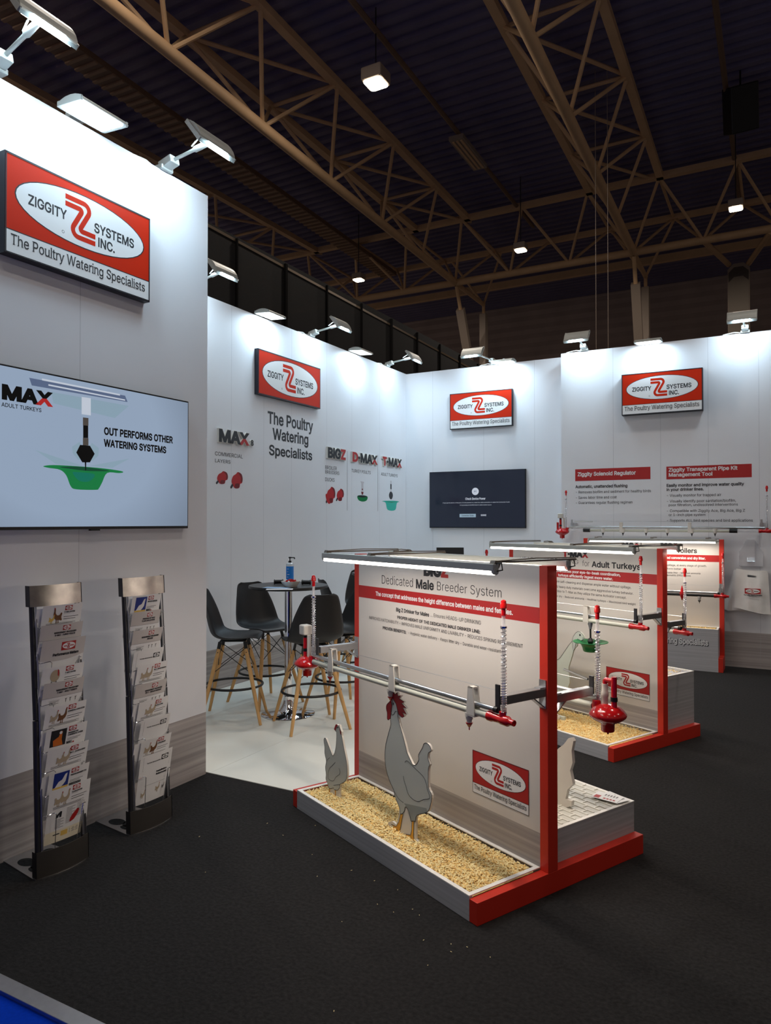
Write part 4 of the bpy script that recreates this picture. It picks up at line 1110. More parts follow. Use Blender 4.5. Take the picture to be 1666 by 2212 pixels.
back_ = [(1185, 440), (1240, 560), (1268, 607), (1305, 605), (1340, 545), (1337, 480), (1388, 390), (1405, 340), (1440, 328), (1478, 358), (1500, 425), (1466, 455), (1458, 520), (1482, 600), (1468, 640), (1462, 730), (1466, 900), (1506, 995), (1492, 1120), (1450, 1215), (1320, 1255), (1300, 1335)]
belly = [(1262, 1330), (1240, 1328), (1232, 1280), (1200, 1180), (1168, 1150), (1155, 1200), (1130, 1235), (1105, 1240)]
breast = [(1090, 1150), (1030, 1000), (1020, 935), (960, 800), (918, 650), (905, 500), (918, 340), (978, 110)]
neck_l = [(300, 1000), (290, 860)]
watl = [(235, 892), (205, 860), (205, 720), (180, 600), (195, 500), (280, 405), (275, 300)]
neck_r = catmull(neck_r, 4); breast = catmull(breast, 4); watl = catmull(watl, 4); back_ = catmull(back_, 3); belly = catmull(belly, 4)
Sv = FB.on(.155)
legs_out = [(1300, 1335), (1300, 1560), (1345, 1630), (1470, 1700), (1330, 1665), (1270, 1625), (1150, 1500), (1100, 1490), (975, 1445), (930, 1405), (950, 1345), (1000, 1335), (1050, 1375), (1085, 1250)]
out_ = [cB(*p) for p in beak] + [cB(*p) for p in comb[1:-4]] + [cB(*p) for p in neck_r] + [cA(*p) for p in back_] + [cA(*p) for p in legs_out[1:]] + [cA(*p) for p in breast] + [cB(*p) for p in neck_l] + [cB(*p) for p in watl]
def rooster_art(A3, M):
    lw = .0035
    body = M(beak + [(330, 270), (365, 370), (430, 480), (470, 640)], cB) + M(neck_r, cB) + M(back_, cA) + M(belly, cA) + M(breast, cA) + M(neck_l, cB) + M([(300, 760), (330, 520), (275, 300)], cB)
    A3.poly(body, 0, 1); A3.stroke(body, lw, 3, 3, True)
    A3.poly(M([(1150, 1100), (1440, 1165), (1450, 1215), (1320, 1255), (1300, 1335), (1240, 1328), (1200, 1180)], cA), 4, 2)
    c = M(comb, cB); A3.poly(c, 1, 2); A3.stroke(c, lw, 3, 3, True)
    w = M([(290, 850)] + watl[:-1] + [(330, 520), (300, 760)], cB); A3.poly(w, 1, 2); A3.stroke(w, lw, 3, 3, True)
    for pts, fx in (([(1162, 575), (1185, 555), (1220, 580), (1300, 660), (1400, 760), (1440, 860), (1450, 920), (1480, 1010), (1470, 1045), (1400, 1055), (1340, 1080), (1280, 1060), (1210, 990), (1175, 880), (1150, 800), (1145, 750)], cA), ([(1020, 940), (1080, 1040), (1145, 1095)], cA), ([(300, 570), (300, 680), (330, 765), (380, 740), (410, 680), (450, 680)], cB), ([(330, 520), (345, 420), (300, 300)], cB)):
        A3.stroke(M(catmull(pts, 4), fx), lw * .8, 3, 3)
    e = M([(365, 480)], cB)[0]; A3.ell(e[0], e[1], .004, .007, 3, 4, 12)
    for lg in ([(1105, 1240), (1138, 1240), (1115, 1360), (1105, 1420), (1092, 1480), (1070, 1450), (985, 1425), (1020, 1405), (985, 1370), (1050, 1400), (1085, 1340)], [(1253, 1330), (1278, 1332), (1272, 1520), (1285, 1600), (1250, 1570), (1205, 1555), (1150, 1500), (1235, 1510), (1250, 1450)]):
        q = M(lg, cA); A3.poly(q, 2, 2); A3.stroke(q, lw * .8, 3, 3, True)
def foot_block(u, du):
    def g(t):
        MB().box((u - du, -.035, 0), (u + du, .05, .012)).build('foot_plate', M_birdedge, t)
    return g
cutout(FB, 'tall grey rooster cutout with a red comb, beak up to the drinker line', 'cutout', out_, .155, Sv, art=rooster_art, name='rooster_cutout', foot=foot_block(0.0, .07))
hen_top = [(250, 150), (262, 112), (272, 88), (288, 86), (300, 100), (318, 92), (326, 128), (345, 185), (347, 232), (352, 250)]
hen_r = [(378, 400), (410, 560), (420, 690), (415, 770), (388, 822), (330, 856)]
hen_legs = [(322, 930), (320, 1040), (360, 1085), (420, 1135), (345, 1108), (300, 1075), (268, 1030), (250, 1042), (215, 1018), (165, 1005), (186, 960)]
hen_l = [(182, 905), (170, 850), (146, 790), (150, 730), (140, 640), (152, 560), (132, 460), (132, 380), (121, 290), (140, 264), (176, 350), (215, 450), (234, 490), (254, 468), (274, 385), (284, 260), (282, 185), (268, 172)]
hen_r = catmull(hen_r, 4); hen_legs = catmull(hen_legs, 2); hen_l = catmull(hen_l, 3)
outh = [cA(*p) for p in hen_top + hen_r + hen_legs + hen_l]
def hen_art(A3, M):
    b = M([(268, 172), (285, 120), (318, 120), (340, 185), (352, 250)] + hen_r + [(325, 900), (295, 935), (255, 930), (245, 905), (205, 915), (185, 905)] + hen_l[1:], cA)
    A3.poly(b, 0, 1); A3.stroke(b, .003, 3, 3, True)
    A3.poly(M([(250, 150), (262, 112), (272, 88), (288, 86), (300, 105), (285, 120), (268, 172)], cA), 1, 2); A3.poly(M([(320, 135), (345, 185), (347, 232), (330, 205)], cA), 1, 2)
    for p in ([(268, 575), (225, 620), (190, 660), (172, 760), (200, 805), (245, 812), (275, 765), (320, 730), (328, 690), (312, 650)], [(195, 515), (160, 550), (150, 600)], [(245, 870), (330, 862)]): A3.stroke(M(catmull(p, 4), cA), .0025, 3, 3)
    e = M([(298, 130)], cA)[0]; A3.ell(e[0], e[1], .004, .005, 3, 4, 12)
    for lg in ([(182, 915), (198, 915), (200, 985), (212, 1012), (170, 1002), (184, 975)], [(262, 932), (275, 935), (272, 1010), (262, 1040), (250, 1040), (262, 990)]): A3.poly(M(lg, cA), 2, 2)
cutout(FB, 'small grey hen cutout standing in the far left part of the shavings tray', 'cutout', outh, .15, FB.on(.15), art=hen_art, name='hen_cutout', foot=foot_block(.02, .06))
cC = crop(1000, 1450, 3.03)
ob = [cC(*p) for p in [(480, 560), (560, 600), (625, 505), (660, 480), (690, 440), (712, 435), (724, 458), (712, 520), (718, 600), (702, 650), (720, 740), (685, 775), (672, 835), (712, 850), (712, 882), (600, 915), (420, 900), (380, 720), (420, 640)]]
cutout(FB, 'plain white back of a bird cutout behind the nearest panel, on the slatted mat', 'cutout', ob, .80, FB.on(.80), th=.02, name='hen_cutout', foot=foot_block(.02, .18))
cD = crop(1190, 1330, 8.19)
ot = [cD(*p) for p in [(605, 402), (590, 370), (560, 318), (520, 285), (482, 278), (440, 308), (402, 365), (380, 430), (378, 452), (320, 522), (250, 625), (170, 740), (140, 770), (80, 788), (-60, 800), (-260, 850), (-420, 980), (-520, 1180), (-430, 1260), (-300, 1320), (-260, 1480), (-300, 1640), (-180, 1650), (-150, 1500), (-60, 1420), (0, 1500), (-20, 1690), (60, 1700), (60, 1480), (120, 1390), (245, 1345), (310, 1260), (336, 1180), (330, 1100), (310, 985), (320, 900), (350, 800), (382, 700), (400, 628), (430, 572), (465, 540), (475, 470), (540, 440)]]
def turkey_art(A3, M):
    q = [(605, 402), (590, 370), (560, 318), (520, 285), (482, 278), (440, 308), (402, 365), (380, 430), (390, 560), (400, 625), (430, 572), (455, 450), (475, 410), (540, 440)]
    A3.poly(M(q, cD), 0, 1); A3.stroke(M(q, cD), .003, 3, 2, True); A3.stroke(M([(378, 452), (320, 522), (250, 625), (170, 740), (140, 770), (80, 788), (-60, 800), (-260, 850)], cD), .003, 3, 2)
    e = M([(520, 342)], cD)[0]; A3.ell(e[0], e[1], .008, .009, 3, 3, 14); A3.stroke(M([(455, 450), (475, 410), (510, 430)], cD), .002, 3, 2)
    A3.poly(M([(570, 375), (605, 402), (590, 425), (560, 405)], cD), 4, 3)
cutout(FT, 'pale turkey cutout stretching its head to the green cup', 'cutout', ot, .30, FT.on(.30), art=turkey_art, name='turkey_cutout', board=mat('turkey_pale', (205, 210, 196), .4), foot=lambda t: (MB().box((-.02, -.012, -.22), (.05, .012, -.0)).build('leg_board', MATS['turkey_pale'], t)))
q = FT.w(-1.02, .30, .09)
sb = thing('support_board', 'white round-ended support board in the shavings below the turkey cutout', 'board', FT.w(-.84, .26, .085), FT.rz)
pts = [(-.30, 0), (.10, 0), (.115, .012), (.118, .035), (.105, .055), (.08, .06), (-.30, .06)]
mb = MB(); n = len(pts); mb.add([(x, 0, z) for x, z in pts] + [(x, .012, z) for x, z in pts], [tuple(range(n)), tuple(range(2 * n - 1, n - 1, -1))] + [(i, n + i, n + (i + 1) % n, (i + 1) % n) for i in range(n)]); mb.build('board', M_birdedge, sb)
# flyers on the near plinth
for k, (px, py, rz, lab) in enumerate(((1312, 1722, .25, 'printed flyer lying on top, near the corner of the slatted mat'), (1325, 1722, -.1, 'printed flyer lying half under another near the corner of the slatted mat'))):
    p = onZ(px, py, .264); o = MB().box((-.07, -.05, 0), (.07, .05, .0012), 0)
    A2 = Art(); A2.rect(-.06, -.04, -.03, .0, 1, 1)
    for i in range(5): A2.rect(-.02 + .015 * i, .01, -.012 + .015 * i, .035, 3, 1)
    for i in range(4): A2.rect(-.01 + .017 * i, -.035, .002 + .017 * i, -.02, 1, 1)
    fl = thing('flyer', lab, 'flyer', (p.x, p.y, .2625 + (1 - k) * .0016), TH + rz, 'flyers on the slatted mat')
    o.build('sheet', M_paper, fl); A2.build('print', PR, lambda x, y, l: (x, y, .0013 + l * .0002), fl)

rn = random.Random(11); mb = MB()
for k in range(26):
    q = FB.w(rn.uniform(-1.6, .5), rn.choice((rn.uniform(-.25, -.02), rn.uniform(-.8, -.05), rn.uniform(1.18, 1.4))), .003)
    if q.y < 1.9: continue
    a = rn.uniform(0, PI); L = rn.uniform(.0015, .004); mb.bar(q - Vector((math.cos(a) * L, math.sin(a) * L, 0)), q + Vector((math.cos(a) * L, math.sin(a) * L, .001)), .002, .001)
tag(mb.build('shavings_crumbs', M_shav2), 'stray wood shavings scattered on the black carpet around the nearest display', 'crumbs', kind='stuff')

# ------------------------------------------------------------------ brochure racks
def lerp_tab(tab, z):
    for (a, x), (b, y) in zip(tab, tab[1:]):
        if z <= b: return x + (y - x) * (z - a) / (b - a)
    return tab[-1][1]
RX = [(0, 0), (.12, -.004), (.75, -.03), (1.38, -.078)]
def rack_(label, o, rz, w):
    t = thing('brochure_rack', label, 'brochure rack', o, rz, 'steel brochure racks')
    arc = lambda y, d: d * (1 - (2 * y / w - 1) ** 2)
    mb = MB(); P = [(-.315, .02), (-.315, w - .02), (-.02, w + .008), (.0, w + .004)] + [(.006 + arc(w * (1 - k / 10), .034), w * (1 - k / 10)) for k in range(1, 10)] + [(.0, -.004), (-.02, -.008)]
    n = len(P); mb.add([(x, y, 0) for x, y in P] + [(x, y, .007) for x, y in P], [tuple(range(n)), tuple(range(2 * n - 1, n - 1, -1))] + [(i, n + i, n + (i + 1) % n, (i + 1) % n) for i in range(n)])
    bp = mb.build('base_plate', M_alu, t)
    for cx_, cy_, rx, ry in ((-.20, .075, .055, .038), (-.09, .05, .045, .022), (-.20, w - .07, .055, .038), (-.12, w * .5, .05, .09)):
        A2 = Art(); A2.ell(cx_, cy_, rx, ry, 0, 1, 28); A2.build('plate_cutout', [M_carpet], lambda x, y, l: (x, y, .0074), bp)
    def curved(name, z0, z1, d, m, th=.004, ret=.028):
        mb = MB(); N = 14; ys = [w * k / N for k in range(N + 1)]
        F_ = [(lerp_tab(RX, z) + .006 + arc(y, d), y, z) for z in (z0, z1) for y in ys]; B_ = [(x - th, y, z) for x, y, z in F_]
        k = N + 1; mb.add(F_ + B_, [(i, i + 1, k + i + 1, k + i) for i in range(N)] + [(2 * k + i, 3 * k + i, 3 * k + i + 1, 2 * k + i + 1) for i in range(N)] + [(k + i, k + i + 1, 3 * k + i + 1, 3 * k + i) for i in range(N)] + [(i + 1, i, 2 * k + i, 2 * k + i + 1) for i in range(N)], 0, True)
        for y in (0, w): 
            a, b = lerp_tab(RX, z0), lerp_tab(RX, z1); e = -.002 if y == 0 else .002
            mb.add([(a + .008, y + e, z0), (a - ret, y + e, z0), (b - ret, y + e, z1), (b + .008, y + e, z1)], [(0, 1, 2, 3)], 1)
        return mb.build(name, [m, M_darkmetal], t)
    curved('plinth', .007, .128, .03, mat('rack_plinth', (96, 92, 88), .42, .8, noise=.06) if 'rack_plinth' not in MATS else MATS['rack_plinth'])
    curved('header', 1.29, 1.392, .022, M_steel)
    for y in (.016, w - .016):
        p = MB().tube([(lerp_tab(RX, z) - .008, y, z) for z in (.01, .14, .4, .745)], .014, 12).build('post', M_darkmetal, t)
        MB().tube([(lerp_tab(RX, z) - .008, y, z) for z in (.75, .95, 1.2, 1.38)], .0125, 12).build('upper_tube', M_darkmetal, p)
        MB().tube([(lerp_tab(RX, z) + .008, y + (.012 if y < .1 else -.012), z) for z in (.13, .5, .9, 1.29)], .005, 8).build('inner_rail', M_alu, p)
    return t
def sil_hen(A2, x, y, s, m, fl=1):
    q = [(0, 0), (.1, .28), (.05, .55), (.2, .62), (.3, .45), (.55, .42), (.75, .6), (.8, .9), (.86, 1), (.95, .92), (.93, .75), (.97, .5), (.85, .2), (.65, .05), (.62, -.18), (.7, -.22), (.52, -.22), (.55, .0), (.45, .02), (.43, -.18), (.5, -.22), (.32, -.22), (.36, .02), (.15, -.02)]
    A2.poly(closed([(x + (a if fl > 0 else 1 - a) * s * .8, y + b * s) for a, b in q], 3), m, 2)
    A2.ell(x + (.9 if fl > 0 else .1) * s * .8, y + .99 * s, s * .05, s * .07, RED, 3, 8)
BM = [M_ink, M_redprint, M_paper, M_greyink, M_coverg, M_navy, M_brown, M_tan, mat('print_orange', (206, 110, 40), .5), mat('print_yellow', (222, 186, 96), .5), mat('print_cream', (226, 218, 194), .5)]
def brochure(rackobj, rz, o, xt, yL, yR, zt, L, style, lines, label, group, tilt=0.0, lean=.24, bend=.007):
    w = yR - yL; A2 = Art()
    for j in range(12): A2.rect(0, -L * (j + 1) / 12, w, -L * j / 12, 2, 0, 10)
    W = lambda q: w * q
    def small_logo(x, y, ww, dark=False): A2.logo(x, y, ww, ww * .56, INK if dark else RED, 2, INK if dark else RED, 1, False, False, False, nx=2)
    def ttl(i, x, y, cap, c=False, fit=None):
        t_ = lines[i]; k = cap / CAPH; wd = sum(adv(ch) if ch != ' ' else adv('n') * .48 for ch in t_) * k * .8
        if fit: wd = min(wd, fit)
        A2.text(t_, x - wd / 2 if c else x, y, cap, INK, 3, x1=(x + wd / 2 if c else x + wd), wt=.04, res=1)
    def grey(x0, x1, y, n, st=.009, m=3):
        for i in range(n): A2.rect(x0, y - st * i - .0012, x1 - (w * .07 if i % 2 else 0), y - st * i + .0012, m, 1, 3)
    if style == 'bird':
        small_logo(W(.54), -.030, W(.19)); 
        for i in range(len(lines)): ttl(i, W(.53), -.042 - .009 * i, .0068, fit=W(.44))
        A2.rect(W(.53), -.0475 - .009 * (len(lines) - 1), W(.68), -.0466 - .009 * (len(lines) - 1), 3, 1, 2)
        grey(W(.53), W(.92), -.063, 2, .011, 0); grey(W(.12), W(.86), -.092, 3, .0045)
        b = label
        if 'geese' in b or 'goose' in b: 
            for x, s, m in ((.22, .05, 7), (.33, .062, 7)): sil_hen(A2, W(x), -.078, s, m)
        elif 'gosling' in b or 'poult' in b:
            sil_hen(A2, W(.17), -.082, .036, 9); sil_hen(A2, W(.26), -.078, .062, 6, -1)
        elif 'turkey' in b: A2.ell(W(.30), -.045, W(.11), .030, 7, 2, 20); A2.poly([(W(.34), -.012), (W(.38), -.02), (W(.385), -.05), (W(.36), -.045)], 1, 3); A2.poly([(W(.24), -.07), (W(.26), -.085), (W(.2), -.085)], 3, 2); A2.poly([(W(.34), -.07), (W(.38), -.085), (W(.31), -.085)], 3, 2)
        elif 'dark brown' in b: sil_hen(A2, W(.12), -.075, .052, 7); sil_hen(A2, W(.30), -.078, .06, 6)
        else: sil_hen(A2, W(.13), -.078, .055, 7); sil_hen(A2, W(.28), -.076, .058, 7)
    elif style == 'grey':
        [A2.rect(0, -.0195 * (j + 1), w, -.0195 * j, 4, 1, 10) for j in range(4)]; A2.rect(0, -.0795, w, -.078, 3, 1, 10); small_logo(W(.5), -.034, W(.19))
        for i in range(len(lines)): ttl(i, W(.58), -.048 - .0125 * i, .0078, True, W(.62))
        A2.rect(W(.16), -.096, W(.42), -.0945, 3, 1, 3); grey(W(.18), W(.40), -.101, 4, .005)
        for x in (.55, .66, .8): A2.poly([(W(x), -.095), (W(x + .06), -.093), (W(x + .035), -.1), (W(x + .035), -.112), (W(x + .02), -.112), (W(x + .02), -.1)], 3, 2)
    elif style == 'perf':
        yb = [-.10 + .012 * k / 10 - .014 * math.sin(PI * k / 10) for k in range(11)]
        A2.shape([(w * k / 10, q) for k in range(11) for q in (yb[k], 0)], [(2 * k, 2 * k + 2, 2 * k + 3, 2 * k + 1) for k in range(10)], 4, 1)
        A2.logo(W(.43), -.058, W(.33), W(.33) * .55, RED, 2, RED, 2, False, False, False, nx=3); A2.text(lines[0], W(.26), -.082, .0125, INK, 3, x1=W(.86), wt=.04, res=1)
    elif style == 'photo':
        d = 'orange' in label; A2.rect(W(.12), -.092, W(.48), -.008, INK if d else 5, 1, 4)
        if d:
            A2.poly([(W(.2), -.09), (W(.18), -.06), (W(.3), -.045), (W(.34), -.02), (W(.38), -.018), (W(.38), -.06), (W(.42), -.09)], 8, 2); A2.ell(W(.34), -.025, W(.035), .008, 2, 3, 12)
        else:
            A2.poly([(W(.16), -.085), (W(.24), -.055), (W(.32), -.048), (W(.38), -.022), (W(.43), -.018), (W(.41), -.06), (W(.36), -.075), (W(.3), -.085)], 2, 2); A2.rect(W(.12), -.092, W(.48), -.082, 9, 2, 4)
        small_logo(W(.53), -.028, W(.19))
        for i in range(len(lines) - 1): ttl(i, W(.52), -.041 - .0105 * i, .0072, fit=W(.42))
        grey(W(.52), W(.86), -.066, 2, .007); ttl(len(lines) - 1, W(.51), -.092, .012)
        if lines[-1] == 'MAX': A2.rect(W(.66), -.0935, W(.70), -.0865, RED, 4)
    elif style == 'plain':
        A2.frame(W(.10), -.088, W(.92), -.012, .0008, 3, 1)
        small_logo(W(.64), -.052, W(.23), True); A2.text('The Poultry Watering Specialists', W(.20), -.05, .0055, INK, 3, x1=W(.62), wt=.03, res=1)
    if 'lowest' in label:
        if style == 'bird':
            grey(W(.45), W(.66), -.115, 12, .007); grey(W(.70), W(.9), -.108, 10, .007); grey(W(.2), W(.4), -.16, 7, .007)
            A2.poly(closed([(W(.55), -.19), (W(.58), -.165), (W(.7), -.138), (W(.76), -.14), (W(.74), -.16), (W(.65), -.186)], 4), 1, 2); A2.poly([(W(.2), -.15), (W(.22), -.135), (W(.3), -.12), (W(.34), -.122), (W(.33), -.15), (W(.29), -.15), (W(.28), -.135), (W(.25), -.15)], 0, 2)
            A2.rect(0, -L, w, -.215, 10, 1, 10); A2.rect(W(.36), -.25, W(.52), -.225, 9, 2, 3); A2.rect(W(.18), -.237, W(.33), -.232, 0, 2, 2); grey(W(.56), W(.85), -.228, 4, .006)
        else:
            for i, s_ in enumerate(lines): A2.text(s_, W(.52), -.115 - .016 * i, .009, INK, 3, x1=W(.86), wt=.04, res=1)
            A2.rect(W(.2), -.178, W(.85), -.1767, 3, 1, 4); sil_hen(A2, W(.12), -.235, .035, 7); sil_hen(A2, W(.55), -.225, .04, 7); sil_hen(A2, W(.76), -.222, .025, 3)
    ca = math.cos(.12)
    def mp(x, y, l):
        s = x / w; h = -y
        return (xt - h * lean + bend * (1 - (2 * s - 1) ** 2) + .0005 * l, yL + x - tilt * h, zt - h * ca)
    c, s_ = math.cos(rz), math.sin(rz)
    ob = A2.build('brochure', BM, mp, None)
    me = ob.data; a = Vector((xt, yL, zt - L * .5))
    for v in me.vertices: v.co -= a
    ob.location = (o[0] + a.x * c - a.y * s_, o[1] + a.x * s_ + a.y * c, a.z); ob.rotation_euler = (0, 0, rz)
    sd = ob.modifiers.new('paper', 'SOLIDIFY'); sd.thickness = .0; ob.modifiers.remove(sd)
    return tag(ob, label, 'brochure', group)
f3 = lambda x, y: (x / 3.16, 1230 + y / 3.16)
def fill_rack(which, o, rz, w, right, left, specs):
    t = rack_('%s steel brochure rack standing before the left wall' % which[0], o, rz, w)
    c, s_ = math.cos(rz), math.sin(rz)
    zs = []
    for k in range(10):
        zr = onX(*f3(*right[k]), o[0] + .0).z; xx = lerp_tab(RX, zr) + .042
        pr = onX(*f3(*right[k]), o[0] + xx + .006); plf = onX(*f3(*left[k]), o[0] + xx)
        yR, yL = pr.y - o[1] - rz * xx + .004, plf.y - o[1] - rz * xx
        yR = min(yR, w + .012); yL = max(yL, .03); zs.append((pr.z, xx, yL, yR))
    for k, (z, xx, yL, yR) in enumerate(zs):
        L = .24 if k < 9 else z - .135
        st, ln, lab = specs[k]
        brochure(t, rz, o, xx, yL, yR, z, L, st, ln, lab + ' in the %s rack' % which[1], 'brochures in the %s rack' % which[1], lean=.24 if k < 9 else .17)
        if k in (0, 2, 4, 6, 8):
            brochure(t, rz, o, xx - .014, .022, .022 + (yR - yL), z - .012, .22, 'none', [], 'plain brochure mostly hidden behind a printed one in the %s rack' % which[1], 'hidden brochures in the %s rack' % which[1])
        zz = z - .105 if k < 9 else z - .115
        mb = MB(); xw = xx + .016 - .105 * .2
        mb.tube([(lerp_tab(RX, zz) + .004, .028, zz), (xw, .032, zz), (xw + .004, .075, zz + .004), (xw + .005, .085, zz - .004), (xw - .01, .088, zz - (.06 if k < 9 else .20))], .0018, 6)
        mb.tube([(lerp_tab(RX, zz) + .004, w - .028, zz), (xw, w - .03, zz), (xw + .002, w - .045, zz), (xw - .01, w - .075, zz - (.06 if k < 9 else .20))], .0018, 6)
        if k == 9: mb.tube([(xw - .01, .088, zz - .2), (xw - .008, w * .5, zz - .2), (xw - .01, w - .075, zz - .2)], .0018, 6)
        mb.build('wire_pocket', M_chrome, t)
    return t
R1 = [(550, 225), (553, 350), (572, 450), (562, 628), (563, 728), (577, 885), (583, 1030), (592, 1160), (597, 1310), (605, 1420)]
L1 = [(293, 250), (280, 378), (288, 478), (290, 660), (300, 785), (312, 945), (315, 1095), (325, 1235), (335, 1385), (335, 1500)]
MP = 'MANAGEMENT PROCEDURES'
fill_rack(('nearer, left', 'nearer'), (-3.119, 2.248, 0), -.07, .277, R1, L1, [
    ('bird', ['D-MAX SYSTEM'], 'topmost brochure with a dark bird and a small yellow poult'), ('grey', [MP, 'D-MAX - TURKEY POULTS'], 'grey topped management brochure, second from the top,'), ('perf', ['Performance Matters'], 'grey brochure with the largest red oval logo'),
    ('bird', ['T-MAX SYSTEM'], 'brochure with one round white turkey'), ('grey', [MP, 'T-MAX - ADULT TURKEYS'], 'grey topped management brochure, below the turkey one'), ('bird', ['COMMERCIAL LAYER SYSTEM'], 'brochure with a pale and a dark brown hen'),
    ('photo', ['DRINKERS FOR', 'COMMERCIAL LAYERS', 'MAX'], 'brochure with a black photo of an orange hen'), ('bird', ['BIG Z - DUCKS & GEESE'], 'brochure with a duck and a tall goose'), ('photo', ['PRESSURE MANAGEMENT TOOL', '', 'BREEDERS'], 'brochure with a blue photo of a white hen'),
    ('bird', ['FLOOR SYSTEM'], 'lowest brochure with hens, a red drinker and a yellow foot strip')])
R2 = [(1095, 165), (1092, 270), (1105, 390), (1112, 527), (1138, 618), (1133, 742), (1145, 858), (1157, 977), (1163, 1110), (1170, 1210)]
L2 = [(905, 190), (888, 305), (905, 420), (915, 555), (940, 665), (925, 790), (950, 920), (965, 1045), (965, 1180), (960, 1280)]
fill_rack(('farther, right', 'farther'), (-3.115, 2.809, 0), -.045, .290, R2, L2, [
    ('photo', ['BROILER BREEDER', '', 'MAX'], 'topmost brochure with a blue photo of a white hen'), ('grey', ['PRESSURE SETTINGS', 'FLOOR APPLICATIONS'], 'grey topped brochure, second from the top,'), ('grey', [MP, 'BROILERS'], 'grey topped brochure, third from the top,'),
    ('plain', [], 'upper plain brochure with a black oval logo'), ('bird', ['BIG Z - BROILER BREEDERS'], 'brochure with two white hens'), ('grey', [MP, 'BIG Z - BROILER BREEDERS'], 'grey topped management brochure, below the two white hens,'),
    ('bird', ['FLOOR SYSTEM'], 'brochure with a goose and a brown hen'), ('plain', [], 'middle plain brochure with a black oval logo'), ('bird', ['LAYER BREEDER'], 'brochure with a dark brown hen beside a pale one'),
    ('plain', ['Installation', 'Manual'], 'lowest brochure, plain with an oval logo and bold title')])

# ------------------------------------------------------------------ bar stools and tables
def stool_shell():
    # x, z, half width, side rise (along the inner normal)
    prof = [(.225, .690, .165, .004), (.222, .706, .190, .006), (.18, .712, .212, .012), (.08, .700, .228, .022), (-.04, .692, .236, .034), (-.13, .704, .238, .052), (-.185, .745, .236, .066), (-.212, .82, .228, .066), (-.232, .91, .208, .058), (-.25, .99, .183, .046), (-.268, 1.06, .158, .034), (-.276, 1.095, .138, .028), (-.280, 1.112, .098, .022)]
    R = catmull(prof, 3); n = len(R); m = 20; vs = []
    for i, (x, z, w, rise) in enumerate(R):
        a = R[max(i - 1, 0)]; b = R[min(i + 1, n - 1)]; d = Vector((b[0] - a[0], 0, b[1] - a[1])).normalized(); nn = Vector((d.z, 0, -d.x))
        if nn.x < 0 and i > n * .5: nn = -nn
        if i <= n * .5 and nn.z < 0: nn = -nn
        for j in range(m + 1):
            s = -1 + 2 * j / m; q = abs(s) ** 2.6 * rise
            vs.append((x + nn.x * q, s * w, z + nn.z * q))
    fs = [(i * (m + 1) + j, i * (m + 1) + j + 1, (i + 1) * (m + 1) + j + 1, (i + 1) * (m + 1) + j) for i in range(n - 1) for j in range(m)]
    return MB().add(vs, fs, 0, True)
def make_stool(loc, rz, label):
    t = thing('bar_stool', label, 'bar stool', loc, rz, 'black bar stools with wooden legs')
    sh = stool_shell().build('seat_shell', M_shell, t, auto=False); sd = sh.modifiers.new('thickness', 'SOLIDIFY'); sd.thickness = .007; sd.offset = 0
    MB().box((-.11, -.11, .675), (.11, .11, .683)).build('seat_plate', M_blackmetal, sh)
    tops = {}
    for sx in (1, -1):
        for sy in (1, -1):
            top = Vector((sx * .105, sy * .105, .655)); foot = Vector((sx * .2525, sy * .2525, .0)); tops[sx, sy] = (top, foot)
            d = (foot - top); MB().tube([top + d * .06, top + d * .25, top + d * .6, foot], [.0165, .018, .0165, .0125], 12).build('leg', M_wood, t)
    fr = MB()
    for k, (top, foot) in tops.items():
        d = foot - top; fr.bar(top + Vector((0, 0, .02)), top + d * .12, .012, .03)
        fr.tube([top + d * .1 + Vector((0, k[1] * .018, 0)), top + d * .12 + Vector((0, -k[1] * .018, 0))], .005, 6)
    for a, b in (((1, 1), (1, -1)), ((-1, 1), (-1, -1)), ((1, 1), (-1, 1)), ((1, -1), (-1, -1))):
        for u, v in ((a, b), (b, a)):
            p = tops[u][0] + (tops[u][1] - tops[u][0]) * .05; q = tops[v][0] + (tops[v][1] - tops[v][0]) * .36; fr.tube([p, q], .0034, 6)
    fr.build('wire_brace', M_blackmetal, t)
    MB().tube([(.245 * math.cos(2 * PI * i / 40), .245 * math.sin(2 * PI * i / 40), .292) for i in range(40)], .0105, 8, 0, True).build('foot_ring', M_blackmetal, t)
    return t
stools = [((-4.185, 4.916, .004), 32.7, 'black shell bar stool left of the chrome table, seen in profile'), ((-4.297, 5.494, .004), -16, 'black shell bar stool behind the table, turned toward the picture, left of its pole'),
    ((-3.468, 5.05, .004), 142.8, 'black shell bar stool with its back to us, right of the chrome table'), ((-3.52, 5.63, .004), 245, 'black shell bar stool partly hidden by the red post of the near display'),
    ((-3.97, 6.40, .004), 48, 'black shell bar stool whose back rises just past the table edge'), ((-4.36, 7.50, .004), -50, 'farthest black bar stool behind the second round table')]
s0_ = make_stool(stools[0][0], math.radians(stools[0][1]), stools[0][2])
for p, a, lab in stools[1:]:
    c = copy_tree(s0_); c.location = p; c.rotation_euler = (0, 0, math.radians(a)); c['label'] = lab
def make_table(loc, label):
    t = thing('bar_table', label, 'bar table', loc, 0, 'round black bar tables')
    MB().lathe([(.0001, 0), (.335, 0), (.35, .006), (.35, .022), (.346, .027), (.0001, .027)], (0, 0, 1.113), n=64).build('table_top', M_black, t)
    MB().lathe([(.0001, 0), (.232, 0), (.236, .005), (.23, .010), (.10, .022), (.085, .03), (.0001, .03)], (0, 0, 0), n=64).build('base_disc', M_chrome, t)
    MB().lathe([(.085, .026), (.075, .035), (.058, .07), (.046, .10), (.042, .13), (.041, .16), (.033, .165), (.033, 1.113)], (0, 0, 0), n=32).build('pole', M_chrome, t)
    return t
T1 = make_table((-3.851, 5.249, .004), 'round black bar table on a chrome pole with a bottle and sweets on it')
